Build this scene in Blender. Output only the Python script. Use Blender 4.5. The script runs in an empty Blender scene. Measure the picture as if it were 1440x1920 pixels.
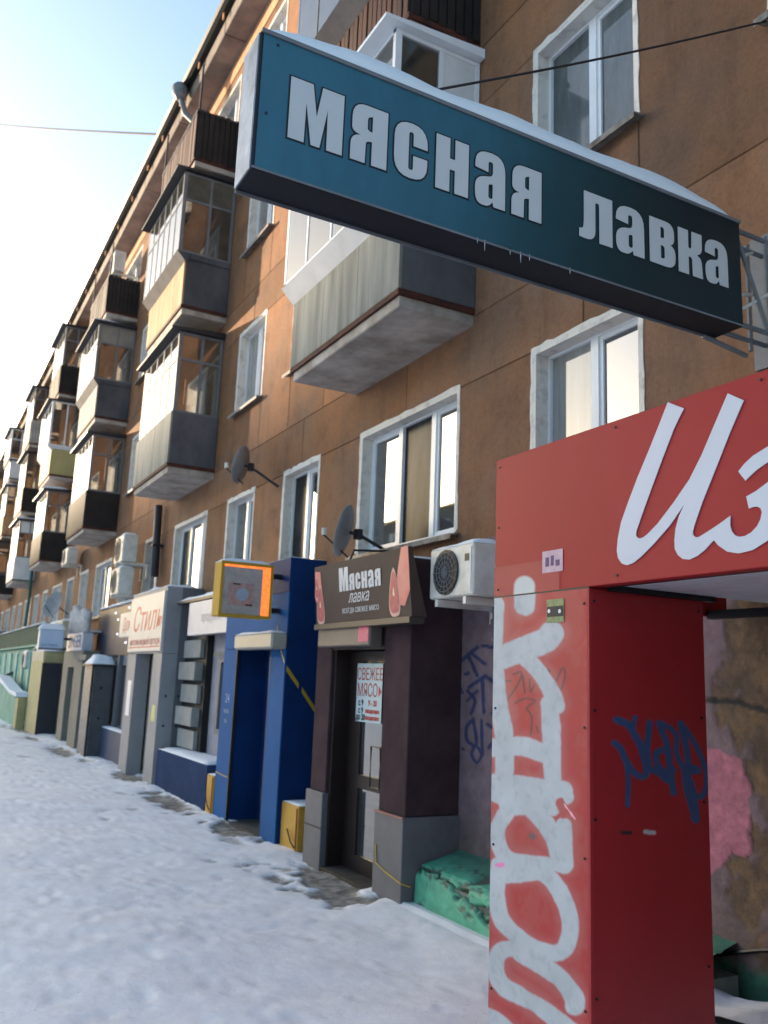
import bpy, bmesh, math, random
import numpy as np
from mathutils import Vector, Matrix, noise as mnoise
random.seed(7); rng = np.random.default_rng(7)
C = bpy.context.scene
col = C.collection

# ------------------------------------------------------------------ camera
H = 1.7
FPX = 1640.0
def _n(v): return v / np.linalg.norm(v)
_dy = _n(np.array([-185-720., -(1242-960.), -FPX]))
_h = _n(np.array([1., -0.040, 0.]))
_dz = _n(np.cross(_h, _dy));  _dz = _dz if _dz[1] > 0 else -_dz
_dx = _n(np.cross(_dy, _dz))
R = np.array([_dx, _dy, _dz])            # camera -> world rotation
def ray(u, v): return R @ np.array([u-720., -(v-960.), -FPX])
def px(u, v, X): r = ray(u, v); t = X/r[0]; return (X, t*r[1], t*r[2]+H)
def py(u, v, Y): r = ray(u, v); t = Y/r[1]; return (t*r[0], Y, t*r[2]+H)
def pz(u, v, Z): r = ray(u, v); t = (Z-H)/r[2]; return (t*r[0], t*r[1], Z)
cam = bpy.data.cameras.new("camera"); cam_o = bpy.data.objects.new("camera", cam); col.objects.link(cam_o)
M4 = Matrix([[*R[0], 0], [*R[1], 0], [*R[2], H], [0, 0, 0, 1]])
cam_o.matrix_world = M4
cam.sensor_fit = 'VERTICAL'; cam.sensor_height = 36.0; cam.lens = FPX/1920*36
cam.clip_start = 0.05; cam.clip_end = 2000
cam.dof.use_dof = True; cam.dof.focus_distance = 3.7; cam.dof.aperture_fstop = 3.4
C.camera = cam_o

# ------------------------------------------------------------------ light
SUN_EL = math.radians(7.0)
SUN_DIR = Vector((-1.0, 2.0, 0)).normalized()          # horizontal direction towards the sun
sun_az = math.atan2(SUN_DIR.x, SUN_DIR.y)              # clockwise from +Y
W = bpy.data.worlds.new("World"); C.world = W; W.use_nodes = True
nt = W.node_tree; nt.nodes.clear()
sky = nt.nodes.new('ShaderNodeTexSky'); sky.sky_type = 'NISHITA'; sky.sun_disc = False
sky.sun_elevation = SUN_EL; sky.sun_rotation = sun_az
sky.altitude = 200; sky.air_density = 1.0; sky.dust_density = 2.4; sky.ozone_density = 1.8
bg = nt.nodes.new('ShaderNodeBackground'); bg.inputs[1].default_value = 0.15
wo = nt.nodes.new('ShaderNodeOutputWorld')
nt.links.new(sky.outputs[0], bg.inputs[0]); nt.links.new(bg.outputs[0], wo.inputs[0])
sl = bpy.data.lights.new("sun", 'SUN'); sl.energy = 3.0; sl.angle = math.radians(0.8); sl.color = (1.0, 0.78, 0.55)
so = bpy.data.objects.new("sun", sl); col.objects.link(so)
d = Vector((SUN_DIR.x*math.cos(SUN_EL), SUN_DIR.y*math.cos(SUN_EL), math.sin(SUN_EL)))
so.rotation_euler = d.to_track_quat('Z', 'Y').to_euler()
C.view_settings.view_transform = 'Standard'; C.view_settings.look = 'None'
C.view_settings.gamma = 1.0; C.view_settings.use_curve_mapping = False
C.view_settings.exposure = 2.0

# ------------------------------------------------------------------ materials
def hexl(s):
    s = s.lstrip('#'); out = []
    for i in (0, 2, 4):
        c = int(s[i:i+2], 16)/255.; out.append(c/12.92 if c <= .04045 else ((c+.055)/1.055)**2.4)
    return tuple(out)
_m = {}
def mat(name, c, rough=.7, var=.12, scale=3.0, bump=.0, bscale=60., metal=0., c2=None, stretch=(1, 1, 1), spec=.4, rnd=0., fac2=None, emit=0., coat=0.):
    """principled with noise colour variation (world space) and fine bump"""
    if name in _m: return _m[name]
    m = bpy.data.materials.new(name); m.use_nodes = True; n = m.node_tree; N = n.nodes; L = n.links
    b = N['Principled BSDF']
    if isinstance(c, str): c = hexl(c)
    if c2 is None: c2 = tuple(x*(1-var*2) for x in c)
    elif isinstance(c2, str): c2 = hexl(c2)
    geo = N.new('ShaderNodeNewGeometry'); mp = N.new('ShaderNodeMapping'); mp.inputs['Scale'].default_value = stretch
    L.new(geo.outputs['Position'], mp.inputs[0])
    t = N.new('ShaderNodeTexNoise'); t.inputs['Scale'].default_value = scale; t.inputs['Detail'].default_value = 6; t.inputs['Roughness'].default_value = .65
    L.new(mp.outputs[0], t.inputs[0])
    cr = N.new('ShaderNodeValToRGB'); lo, hi = fac2 or (.35, .68)
    cr.color_ramp.elements[0].position = lo; cr.color_ramp.elements[1].position = hi
    cr.color_ramp.elements[0].color = (*c2, 1); cr.color_ramp.elements[1].color = (*c, 1)
    L.new(t.outputs[0], cr.inputs[0]); src = cr.outputs[0]
    if rnd:
        oi = N.new('ShaderNodeObjectInfo'); mr = N.new('ShaderNodeMapRange'); mr.inputs[3].default_value = 1-rnd; mr.inputs[4].default_value = 1+rnd*.6
        hs = N.new('ShaderNodeHueSaturation'); L.new(oi.outputs['Random'], mr.inputs[0]); L.new(mr.outputs[0], hs.inputs['Value']); L.new(src, hs.inputs['Color']); src = hs.outputs[0]
    L.new(src, b.inputs['Base Color'])
    b.inputs['Roughness'].default_value = rough; b.inputs['Metallic'].default_value = metal
    b.inputs['Specular IOR Level'].default_value = spec; b.inputs['Coat Weight'].default_value = coat
    if bump:
        t2 = N.new('ShaderNodeTexNoise'); t2.inputs['Scale'].default_value = bscale; t2.inputs['Detail'].default_value = 5
        L.new(geo.outputs['Position'], t2.inputs[0]); bp = N.new('ShaderNodeBump'); bp.inputs['Strength'].default_value = bump; bp.inputs['Distance'].default_value = .01
        L.new(t2.outputs[0], bp.inputs['Height']); L.new(bp.outputs[0], b.inputs['Normal'])
    if emit:
        L.new(src, b.inputs['Emission Color']); b.inputs['Emission Strength'].default_value = emit
    _m[name] = m; return m
def glass_mat(name, tint=(.86, .88, .86), ior=2.1, dirt=.05):
    if name in _m: return _m[name]
    m = bpy.data.materials.new(name); m.use_nodes = True; N = m.node_tree.nodes; L = m.node_tree.links; N.clear()
    o = N.new('ShaderNodeOutputMaterial'); tr = N.new('ShaderNodeBsdfTransparent'); tr.inputs[0].default_value = (*tint, 1)
    gl = N.new('ShaderNodeBsdfGlossy'); gl.inputs['Roughness'].default_value = .015; gl.inputs[0].default_value = (1, 1, 1, 1)
    fr = N.new('ShaderNodeFresnel'); fr.inputs[0].default_value = ior
    mx = N.new('ShaderNodeMixShader'); L.new(fr.outputs[0], mx.inputs[0]); L.new(tr.outputs[0], mx.inputs[1]); L.new(gl.outputs[0], mx.inputs[2])
    df = N.new('ShaderNodeBsdfDiffuse'); df.inputs[0].default_value = (.45, .43, .38, 1)
    t = N.new('ShaderNodeTexNoise'); t.inputs['Scale'].default_value = 5
    mr = N.new('ShaderNodeMath'); mr.operation = 'MULTIPLY'; mr.inputs[1].default_value = dirt*2; L.new(t.outputs[0], mr.inputs[0])
    geo = N.new('ShaderNodeNewGeometry'); L.new(geo.outputs['Position'], t.inputs[0])
    m2 = N.new('ShaderNodeMixShader'); L.new(mr.outputs[0], m2.inputs[0]); L.new(mx.outputs[0], m2.inputs[1]); L.new(df.outputs[0], m2.inputs[2])
    L.new(m2.outputs[0], o.inputs[0]); _m[name] = m; return m
def attr_mat(name, rough=.6, bump=.0, bscale=60, var=.12, scale=4., coat=0.):
    m = bpy.data.materials.new(name); m.use_nodes = True; N = m.node_tree.nodes; L = m.node_tree.links; b = N['Principled BSDF']
    a = N.new('ShaderNodeAttribute'); a.attribute_name = 'Col'
    geo = N.new('ShaderNodeNewGeometry'); t = N.new('ShaderNodeTexNoise'); t.inputs['Scale'].default_value = scale; t.inputs['Detail'].default_value = 7; L.new(geo.outputs['Position'], t.inputs[0])
    mr = N.new('ShaderNodeMapRange'); mr.inputs[1].default_value = .3; mr.inputs[2].default_value = .7; mr.inputs[3].default_value = 1-var; mr.inputs[4].default_value = 1+var; L.new(t.outputs[0], mr.inputs[0])
    hs = N.new('ShaderNodeHueSaturation'); L.new(a.outputs[0], hs.inputs['Color']); L.new(mr.outputs[0], hs.inputs['Value']); L.new(hs.outputs[0], b.inputs['Base Color'])
    b.inputs['Roughness'].default_value = rough; b.inputs['Coat Weight'].default_value = coat
    if bump:
        t2 = N.new('ShaderNodeTexNoise'); t2.inputs['Scale'].default_value = bscale; t2.inputs['Detail'].default_value = 6; L.new(geo.outputs['Position'], t2.inputs[0])
        bp = N.new('ShaderNodeBump'); bp.inputs['Strength'].default_value = bump; bp.inputs['Distance'].default_value = .01; L.new(t2.outputs[0], bp.inputs['Height']); L.new(bp.outputs[0], b.inputs['Normal'])
    return m

def stucco():
    m = bpy.data.materials.new('facade_stucco'); m.use_nodes = True; N = m.node_tree.nodes; L = m.node_tree.links; b = N['Principled BSDF']
    geo = N.new('ShaderNodeNewGeometry')
    def nz(sc, st=(1, 1, 1), det=6, ro=.6):
        mp = N.new('ShaderNodeMapping'); mp.inputs['Scale'].default_value = st; L.new(geo.outputs['Position'], mp.inputs[0])
        t = N.new('ShaderNodeTexNoise'); t.inputs['Scale'].default_value = sc; t.inputs['Detail'].default_value = det; t.inputs['Roughness'].default_value = ro; L.new(mp.outputs[0], t.inputs[0]); return t.outputs[0]
    def ramp(src, stops):
        cr = N.new('ShaderNodeValToRGB'); e = cr.color_ramp.elements
        while len(e) < len(stops): e.new(.5)
        for q, (p, c) in zip(e, stops): q.position = p; q.color = (*c, 1)
        L.new(src, cr.inputs[0]); return cr.outputs[0]
    def mul(a, b2, f=1.):
        mx = N.new('ShaderNodeMix'); mx.data_type = 'RGBA'; mx.blend_type = 'MULTIPLY'; mx.inputs[0].default_value = f; L.new(a, mx.inputs[6]); L.new(b2, mx.inputs[7]); return mx.outputs[2]
    base = ramp(nz(.9), [(.28, (.190, .128, .094)), (.45, (.236, .142, .094)), (.58, (.268, .146, .084)), (.74, (.256, .166, .124))])
    g = lambda v: (v, v*.97, v*.93)
    base = mul(base, ramp(nz(5.5, (1, 1, .16), 7, .7), [(.25, g(.66)), (.45, g(.96)), (.7, g(1.06))]), .8)      # rain streaks
    base = mul(base, ramp(nz(2.6, det=9, ro=.72), [(.3, g(.62)), (.47, g(.95)), (.72, g(1.12))]), .85)
    base = mul(base, ramp(nz(.35, det=3), [(.35, (.82, .86, .95)), (.6, (1.08, 1.0, .9))]), 1.)             # grime
    base = mul(base, ramp(nz(38., det=4), [(.3, g(.86)), (.6, g(1.04))]), 1.)
    oi = N.new('ShaderNodeObjectInfo'); mr = N.new('ShaderNodeMapRange'); mr.inputs[3].default_value = .76; mr.inputs[4].default_value = 1.14
    hs = N.new('ShaderNodeHueSaturation'); L.new(oi.outputs['Random'], mr.inputs[0]); L.new(mr.outputs[0], hs.inputs['Value']); L.new(base, hs.inputs['Color'])
    L.new(hs.outputs[0], b.inputs['Base Color']); b.inputs['Roughness'].default_value = .9; b.inputs['Specular IOR Level'].default_value = .2
    bp = N.new('ShaderNodeBump'); bp.inputs['Strength'].default_value = .5; bp.inputs['Distance'].default_value = .012; L.new(nz(22., det=8), bp.inputs['Height']); L.new(bp.outputs[0], b.inputs['Normal'])
    return m
M_ST = stucco()
M_JOINT = mat('mortar_joint', '#6a4a33', .95, .2, 6)
M_WHITEP = mat('white_plaster', '#d6d1c9', .85, .2, 9, .4, 50, c2='#a5a099', fac2=(.25, .5))
M_PVC = mat('white_pvc', '#e3e6ea', .35, .04, 3)
M_GL = mat('window_glass', (.055, .062, .07), .015, .3, 1.2, spec=1.0, coat=1.0)
M_GL.node_tree.nodes['Principled BSDF'].inputs['IOR'].default_value = 2.0
M_CURT = mat('curtained_glass', (.30, .31, .30), .03, .2, 1.4, spec=.8, coat=1.0, stretch=(1, 6, .3))
M_CLR = glass_mat('clear_glass')
M_SILL = mat('dirty_sill_metal', '#8d8a86', .55, .25, 8, c2='#4d443c')
M_SNOW = mat('snow', (.80, .83, .88), .75, .03, 2., .5, 25)
M_CONC = mat('grey_concrete', '#8f8f88', .9, .25, 2.2, .3, 40, c2='#5b5a55', stretch=(1, 1, .35), rnd=.12)
M_CONCD = mat('dark_grey_board', '#5f5e60', .85, .3, 1.6, .2, 40, c2='#424247', stretch=(1, 1, .5), rnd=.15)  # darker grey for balcony sides and ledges
M_SOFF = mat('slab_underside', '#bcb3aa', .9, .2, 3, .2, 30, c2='#8d8379')
M_DARKM = mat('dark_metal', '#25262b', .5, .2, 5)
M_BROWN = mat('brown_slat_wood', '#54291b', .7, .35, 4, .3, 60, c2='#2a150f', stretch=(1, 1, .2), rnd=.3)
M_BLACKW = mat('black_brown_board', '#2a2320', .75, .3, 3, .2, 50, c2='#15110f', rnd=.2)
M_RUST = mat('rusty_edge', '#5a2d1f', .85, .3, 8, c2='#2f1a14')
M_ROOF = mat('roof_metal', '#1c2022', .5, .2, 2)
M_CORN = mat('cornice_concrete', '#968a80', .9, .2, 1.5, .2, 30, c2='#6f655d')
M_BAND = mat('peach_band', '#d9a47c', .85, .12, 1.4, .2, 30, c2='#b98159')
M_GREYF = mat('grey_frame', '#74767a', .5, .15, 4)
M_WOODF = mat('dark_frame', '#3b3a3c', .6, .2, 4)
M_ACW = mat('appliance_white', '#dad8d2', .5, .1, 5, c2='#bdb9b0')
M_BLACK = mat('black_plastic', '#17181b', .5, .2, 5)

# ------------------------------------------------------------------ mesh helpers
def link(name, me, m, parent=None, loc=(0, 0, 0)):
    o = bpy.data.objects.new(name, me); col.objects.link(o)
    if m is not None and not me.materials: me.materials.append(m)
    if parent is not None: o.parent = parent
    o.location = loc; return o
class MB:
    """collects boxes, prisms and tubes into one mesh"""
    def __init__(s): s.v = []; s.f = []
    def add(s, vs, fs):
        b = len(s.v); s.v += [tuple(v) for v in vs]; s.f += [tuple(i+b for i in f) for f in fs]; return s
    def box(s, x0, x1, y0, y1, z0, z1):
        x0, x1 = min(x0, x1), max(x0, x1); y0, y1 = min(y0, y1), max(y0, y1); z0, z1 = min(z0, z1), max(z0, z1)
        return s.add([(x0, y0, z0), (x1, y0, z0), (x1, y1, z0), (x0, y1, z0), (x0, y0, z1), (x1, y0, z1), (x1, y1, z1), (x0, y1, z1)],
                     [(0, 3, 2, 1), (4, 5, 6, 7), (0, 1, 5, 4), (1, 2, 6, 5), (2, 3, 7, 6), (3, 0, 4, 7)])
    def prism(s, poly, axis, a, b):
        """poly: 2D points in the two remaining axes (x: yz, y: xz, z: xy), extruded a..b along axis"""
        def mk(p, q): return {'x': (q, p[0], p[1]), 'y': (p[0], q, p[1]), 'z': (p[0], p[1], q)}[axis]
        n = len(poly); vs = [mk(p, a) for p in poly]+[mk(p, b) for p in poly]
        return s.add(vs, [tuple(range(n)), tuple(range(2*n-1, n-1, -1))]+[(i, i+n, (i+1) % n+n, (i+1) % n) for i in range(n)])
    def tube(s, pts, r, seg=8, cap=True):
        pts = [Vector(p) for p in pts]; b = len(s.v); n = len(pts); rs = r if isinstance(r, (list, tuple)) else [r]*n
        for i, p in enumerate(pts):
            t = (pts[min(i+1, n-1)]-pts[max(i-1, 0)]).normalized(); u = t.cross(Vector((0, 0, 1)))
            if u.length < 1e-3: u = t.cross(Vector((1, 0, 0)))
            u.normalize(); w = t.cross(u)
            for k in range(seg):
                a = 2*math.pi*k/seg; s.v.append(tuple(p+(u*math.cos(a)+w*math.sin(a))*rs[i]))
        for i in range(n-1):
            for k in range(seg):
                s.f.append((b+i*seg+k, b+i*seg+(k+1) % seg, b+(i+1)*seg+(k+1) % seg, b+(i+1)*seg+k))
        if cap: s.f.append(tuple(b+k for k in range(seg))[::-1]); s.f.append(tuple(b+(n-1)*seg+k for k in range(seg)))
        return s
    def mesh(s, name, origin=(0, 0, 0), bevel=0., smooth=False):
        me = bpy.data.meshes.new(name); me.from_pydata([(v[0]-origin[0], v[1]-origin[1], v[2]-origin[2]) for v in s.v], [], s.f)
        bm = bmesh.new(); bm.from_mesh(me); bmesh.ops.recalc_face_normals(bm, faces=bm.faces)
        if bevel:
            eds = [e for e in bm.edges if len(e.link_faces) == 2 and e.calc_face_angle(0) > .5]
            bmesh.ops.bevel(bm, geom=eds, offset=bevel, segments=1, affect='EDGES', clamp_overlap=True)
        bm.to_mesh(me); bm.free()
        if smooth: me.polygons.foreach_set('use_smooth', [True]*len(me.polygons))
        me.update(); return me
    def build(s, name, m, parent=None, bevel=0., smooth=False, kind=None):
        o0 = tuple(parent.matrix_world.translation) if parent is not None else (0, 0, 0)
        if parent is not None: o0 = world_loc(parent)
        o = link(name, s.mesh(name, o0, bevel, smooth), m, parent)
        if kind: o['kind'] = kind
        return o
def world_loc(o):
    v = Vector(o.location); p = o.parent
    while p is not None: v += Vector(p.location); p = p.parent
    return tuple(v)
def B(*a): return MB().box(*a)
def thing(name, label, cat, loc=(0, 0, 0), group=None):
    o = bpy.data.objects.new(name, None); o.empty_display_size = .2; col.objects.link(o); o.location = loc
    o['label'] = label; o['category'] = cat
    if group: o['group'] = group
    return o
def tag(o, label=None, cat=None, group=None, kind=None):
    for k, v in (('label', label), ('category', cat), ('group', group), ('kind', kind)):
        if v: o[k] = v
    return o
# flat shapes from outlines; a 2D curve fills outlines with holes
FACE_X = Matrix(((0, 0, -1, 0), (-1, 0, 0, 0), (0, 1, 0, 0), (0, 0, 0, 1)))   # local xy -> (-Y, Z), facing -X
FACE_Y = Matrix(((1, 0, 0, 0), (0, 0, -1, 0), (0, 1, 0, 0), (0, 0, 0, 1)))    # local xy -> (X, Z), facing -Y
def shape(name, splines, face, at, m, parent=None, ext=.002, offset=0.):
    cu = bpy.data.curves.new(name, 'CURVE'); cu.dimensions = '2D'; cu.fill_mode = 'BOTH'; cu.extrude = ext; cu.offset = offset
    for sp in splines:
        s = cu.splines.new('POLY'); s.points.add(len(sp)-1)
        for p, q in zip(s.points, sp): p.co = (q[0], q[1], 0, 1)
        s.use_cyclic_u = True
    return _curve_obj(name, cu, face, at, m, parent)
def _curve_obj(name, cu, face, at, m, parent):
    t = bpy.data.objects.new('tmp', cu); col.objects.link(t); dg = bpy.context.evaluated_depsgraph_get()
    me = bpy.data.meshes.new_from_object(t.evaluated_get(dg)); bpy.data.objects.remove(t); bpy.data.curves.remove(cu)
    o0 = world_loc(parent) if parent is not None else (0, 0, 0)
    me.transform(Matrix.Translation(Vector(at)-Vector(o0)) @ face); me.materials.clear()
    return link(name, me, m, parent)
def text(name, s, face, at, size, m, parent=None, sx=1., ext=.002, offset=0., shear=0., align='CENTER', sz=1.):
    cu = bpy.data.curves.new(name, 'FONT'); cu.body = s; cu.size = size; cu.extrude = ext; cu.offset = offset; cu.shear = shear
    cu.align_x = align; cu.align_y = 'CENTER'
    return _curve_obj(name, cu, face @ Matrix.Diagonal((sx, sz, 1, 1)), at, m, parent)
def fillet(pts, w, h, seg=5):
    """pts in 0..100 units with optional corner radius (percent of w)"""
    P = [(p[0]/100*w, p[1]/100*h, (p[2] if len(p) > 2 else 0)/100*w) for p in pts]; out = []; n = len(P)
    for i in range(n):
        x, y, r = P[i]
        if r <= 0: out.append((x, y)); continue
        a = Vector(P[i-1][:2]); b = Vector(P[(i+1) % n][:2]); c = Vector((x, y)); u = a-c; v = b-c
        ra = min(r, u.length*.5 if P[i-1][2:][0] > 0 else u.length*.95); rb = min(r*1.15, v.length*.5 if P[(i+1) % n][2] > 0 else v.length*.95)
        A = c+u.normalized()*ra; Bq = c+v.normalized()*rb
        for k in range(seg+1):
            t = k/seg; out.append(tuple(A*(1-t)**2+c*2*t*(1-t)+Bq*t*t))
    return out
def snow_cap(name, x0, x1, y0, y1, z, h, parent, seed=0, n=(6, 14), edge=.5, amp=1.):
    """a soft irregular layer of snow on a flat top"""
    nx, ny = n; m = MB(); vs = []
    for i in range(nx+1):
        for j in range(ny+1):
            u, w = i/nx, j/ny; x = x0+(x1-x0)*u; y = y0+(y1-y0)*w
            e = min(1, (math.sin(math.pi*u)*1.6+.02))**edge*min(1, math.sin(math.pi*w)*3+.02)**edge
            q = mnoise.noise(Vector((x*2.3+seed, y*2.3, seed)))*.5+mnoise.noise(Vector((x*7+seed, y*7, seed)))*.15
            vs.append((x, y, z+max(.006, h*e*(.85+q*amp))))
    k = lambda i, j: i*(ny+1)+j
    fs = [(k(i, j), k(i+1, j), k(i+1, j+1), k(i, j+1)) for i in range(nx) for j in range(ny)]
    ring = [(i, 0) for i in range(nx+1)]+[(nx, j) for j in range(1, ny+1)]+[(i, ny) for i in range(nx-1, -1, -1)]+[(0, j) for j in range(ny-1, 0, -1)]
    b = len(vs); vs += [(vs[k(i, j)][0], vs[k(i, j)][1], z+.002) for i, j in ring]; L = len(ring)
    fs += [(k(*ring[q]), k(*ring[(q+1) % L]), b+(q+1) % L, b+q) for q in range(L)]; fs.append(tuple(range(b, b+L)))
    return m.add(vs, fs).build(name, M_SNOW, parent, smooth=True)

# ------------------------------------------------------------------ ground
def ground():
    xs = np.concatenate([np.linspace(-400, -12, 12), np.linspace(-11, 0, 23)[0:], np.linspace(0.04, 4.6, 150)])
    ys = np.concatenate([np.linspace(-300, -2, 8), np.linspace(-1.6, 2, 10), np.linspace(2.04, 9, 190), np.linspace(9.06, 30, 230), np.linspace(31, 110, 40), np.linspace(130, 900, 10)])
    X, Y = np.meshgrid(xs, ys, indexing='ij'); Z = np.zeros_like(X); D = np.zeros_like(X)
    near = (X > -12) & (Y > -3) & (Y < 110)
    for i in range(X.shape[0]):
        for j in range(X.shape[1]):
            if not near[i, j]: continue
            x, y = X[i, j], Y[i, j]; v = Vector((x, y, 0))
            w = mnoise.noise(v*.6)*.03+mnoise.noise(v*2.2)*.010
            if y < 32:
                a = mnoise.noise(v*7.5)*.5+.5; w += -.006*max(0, a-.62)*4+mnoise.noise(v*15)*.002
                c = mnoise.noise(Vector((x*4.2, y*4.2, 9))); w -= .006*max(0, c-.3)*2.2
                w += .003*mnoise.noise(v*28)
            # snow banked against the shop fronts, with bare trodden spots before the doors
            bank = math.exp(-((x-3.52)/.25)**2)*.06*(.5+mnoise.noise(Vector((y*1.3, 3, 0))))
            w += bank; dd = 0
            for (dx_, dy_, rx, ry, s) in ((3.55, 7.3, .34, .62, 1.), (3.35, 6.7, .28, .4, .8), (3.1, 7.6, .22, .9, .45), (3.55, 9.8, .3, .7, .9), (3.38, 12.2, .22, 1.3, .8), (3.5, 15.0, .25, .9, .9), (3.3, 17.6, .2, 1., .5), (3.2, 20, .3, 1.6, .7), (3.0, 23.5, .35, 1.2, .55), (3.3, 27, .4, 2.4, .8), (2.75, 29, .5, 2.5, .5)):
                q = ((x-dx_)/rx)**2+((y-dy_)/ry)**2
                if q < 4: dd = max(dd, s*math.exp(-q))
            n2 = mnoise.noise(v*5)+.5*mnoise.noise(v*13)
            dd2 = min(1, max(0, dd*1.5+n2*.55-.42)*2.2) if dd > .05 else 0
            if 2.2 < x < 3.5 and 5 < y < 26: dd2 = max(dd2, min(1, max(0, mnoise.noise(Vector((x*3.2+4, y*2.1, 2)))-.36)*3.)*.5)
            w -= .035*dd2+.02*dd; D[i, j] = dd2
            if x > 3.62 and y < 8.0: w += .02
            Z[i, j] = w
    fr = random.Random(5)
    def dent(cx, cy, a, la, lb, dep):
        m_ = (abs(X-cx) < .4) & (abs(Y-cy) < .4)
        if not m_.any(): return
        dx2 = X[m_]-cx; dy2 = Y[m_]-cy; u = dx2*math.cos(a)+dy2*math.sin(a); w = -dx2*math.sin(a)+dy2*math.cos(a)
        q = (np.abs(u)/la)**3+(np.abs(w)/lb)**3; Z[m_] += -dep*np.exp(-q)+dep*.45*np.exp(-((q-2.6)/1.2)**2)
    for tr in range(16):                      # walkers' tracks along the pavement
        x = fr.uniform(.2, 3.2); y = fr.uniform(1.6, 4); a = math.pi/2+fr.uniform(-.12, .12); k = 0
        while y < 20:
            sd = .11 if k % 2 else -.11; dent(x+sd+fr.uniform(-.03, .03), y, a+fr.uniform(-.2, .2), .13, .05, fr.uniform(.002, .007)); y += fr.uniform(.55, .72); x += math.cos(a)*.65+fr.uniform(-.04, .04); k += 1
    for _ in range(420): dent(fr.uniform(1.2, 3.5), 2+fr.random()**1.5*14, fr.uniform(0, 3), fr.uniform(.02, .07), fr.uniform(.02, .045), fr.uniform(-.008, .007))
    nx, ny = X.shape; vs = np.stack([X, Y, Z], -1).reshape(-1, 3)
    idx = np.arange(nx*ny).reshape(nx, ny); f = np.stack([idx[:-1, :-1], idx[1:, :-1], idx[1:, 1:], idx[:-1, 1:]], -1).reshape(-1, 4)
    me = bpy.data.meshes.new('snow_ground'); me.from_pydata(vs.tolist(), [], f.tolist())
    at = me.attributes.new('dirt', 'FLOAT', 'POINT'); at.data.foreach_set('value', D.reshape(-1))
    me.polygons.foreach_set('use_smooth', [True]*len(me.polygons))
    m = bpy.data.materials.new('trodden_snow'); m.use_nodes = True; N = m.node_tree.nodes; L = m.node_tree.links; b = N['Principled BSDF']
    geo = N.new('ShaderNodeNewGeometry')
    def nz(sc, det=7, ro=.6):
        t = N.new('ShaderNodeTexNoise'); t.inputs['Scale'].default_value = sc; t.inputs['Detail'].default_value = det; t.inputs['Roughness'].default_value = ro; L.new(geo.outputs['Position'], t.inputs[0]); return t.outputs[0]
    cr = N.new('ShaderNodeValToRGB'); cr.color_ramp.elements[0].position = .3; cr.color_ramp.elements[1].position = .62
    cr.color_ramp.elements[0].color = (.78, .765, .775, 1); cr.color_ramp.elements[1].color = (.92, .905, .91, 1); L.new(nz(3.2), cr.inputs[0])
    c2 = N.new('ShaderNodeValToRGB'); c2.color_ramp.elements[0].color = (.13, .115, .10, 1); c2.color_ramp.elements[1].color = (.36, .33, .29, 1); c2.color_ramp.elements[0].position = .38; c2.color_ramp.elements[1].position = .6; L.new(nz(8.), c2.inputs[0])
    a = N.new('ShaderNodeAttribute'); a.attribute_name = 'dirt'
    ad = N.new('ShaderNodeMath'); ad.operation = 'MULTIPLY_ADD'; L.new(nz(30., 4), ad.inputs[0]); ad.inputs[1].default_value = .5; L.new(a.outputs['Fac'], ad.inputs[2])
    mr = N.new('ShaderNodeMapRange'); mr.inputs[1].default_value = .42; mr.inputs[2].default_value = .95; L.new(ad.outputs[0], mr.inputs[0])
    mx = N.new('ShaderNodeMix'); mx.data_type = 'RGBA'; L.new(mr.outputs[0], mx.inputs[0]); L.new(cr.outputs[0], mx.inputs[6]); L.new(c2.outputs[0], mx.inputs[7])
    sp_ = N.new('ShaderNodeMapRange'); sp_.inputs[1].default_value = .66; sp_.inputs[2].default_value = .74; sp_.inputs[4].default_value = .55; L.new(nz(46., 2, .5), sp_.inputs[0])
    big = N.new('ShaderNodeMapRange'); big.inputs[1].default_value = .45; big.inputs[2].default_value = .65; L.new(nz(1.1, 4), big.inputs[0])
    ml_ = N.new('ShaderNodeMath'); ml_.operation = 'MULTIPLY'; L.new(sp_.outputs[0], ml_.inputs[0]); L.new(big.outputs[0], ml_.inputs[1])
    mx2 = N.new('ShaderNodeMix'); mx2.data_type = 'RGBA'; L.new(ml_.outputs[0], mx2.inputs[0]); L.new(mx.outputs[2], mx2.inputs[6]); mx2.inputs[7].default_value = (.30, .27, .24, 1)
    L.new(mx2.outputs[2], b.inputs['Base Color']); b.inputs['Roughness'].default_value = .62; b.inputs['Specular IOR Level'].default_value = .25
    b1 = N.new('ShaderNodeBump'); b1.inputs['Strength'].default_value = .25; b1.inputs['Distance'].default_value = .02; L.new(nz(16., 8, .7), b1.inputs['Height']); L.new(b1.outputs[0], b.inputs['Normal'])
    o = link('snow_ground', me, m); o['kind'] = 'structure'
ground()

# ------------------------------------------------------------------ apartment building
WX = 4.15; P = 7.58; FL = 2.73; NF = 4; Z0 = 3.02; WH = 1.33
A0, A1, B0, B1, C0, C1 = 6.40, 8.35, 9.46, 10.60, 11.72, 12.90
KMIN, KMAX = -1, 9
bld = thing('apartment_building', 'long five-storey orange stucco apartment block with glazed balconies above the shops', 'building', (WX, 0, 0))
def wz(f): return Z0+FL*f
blocks = MB(); far_blocks = MB(); joint = MB()
blk_cache = {}
def block(k, y0, y1, z0, z1):
    joint.box(WX+.009, WX+.27, y0, y1, z0, z1)
    g = .0045; key = (round(y1-y0, 3), round(z1-z0, 3))
    if k > 6: far_blocks.box(WX, WX+.25, y0+g, y1-g, z0+g, z1-g); return
    if key not in blk_cache:
        blk_cache[key] = B(0, .25, g, key[0]-g, g, key[1]-g).mesh('wall_block', bevel=.006)
    link('wall_block', blk_cache[key], M_ST, bld, (random.uniform(-.002, .002), y0, z0))
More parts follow.
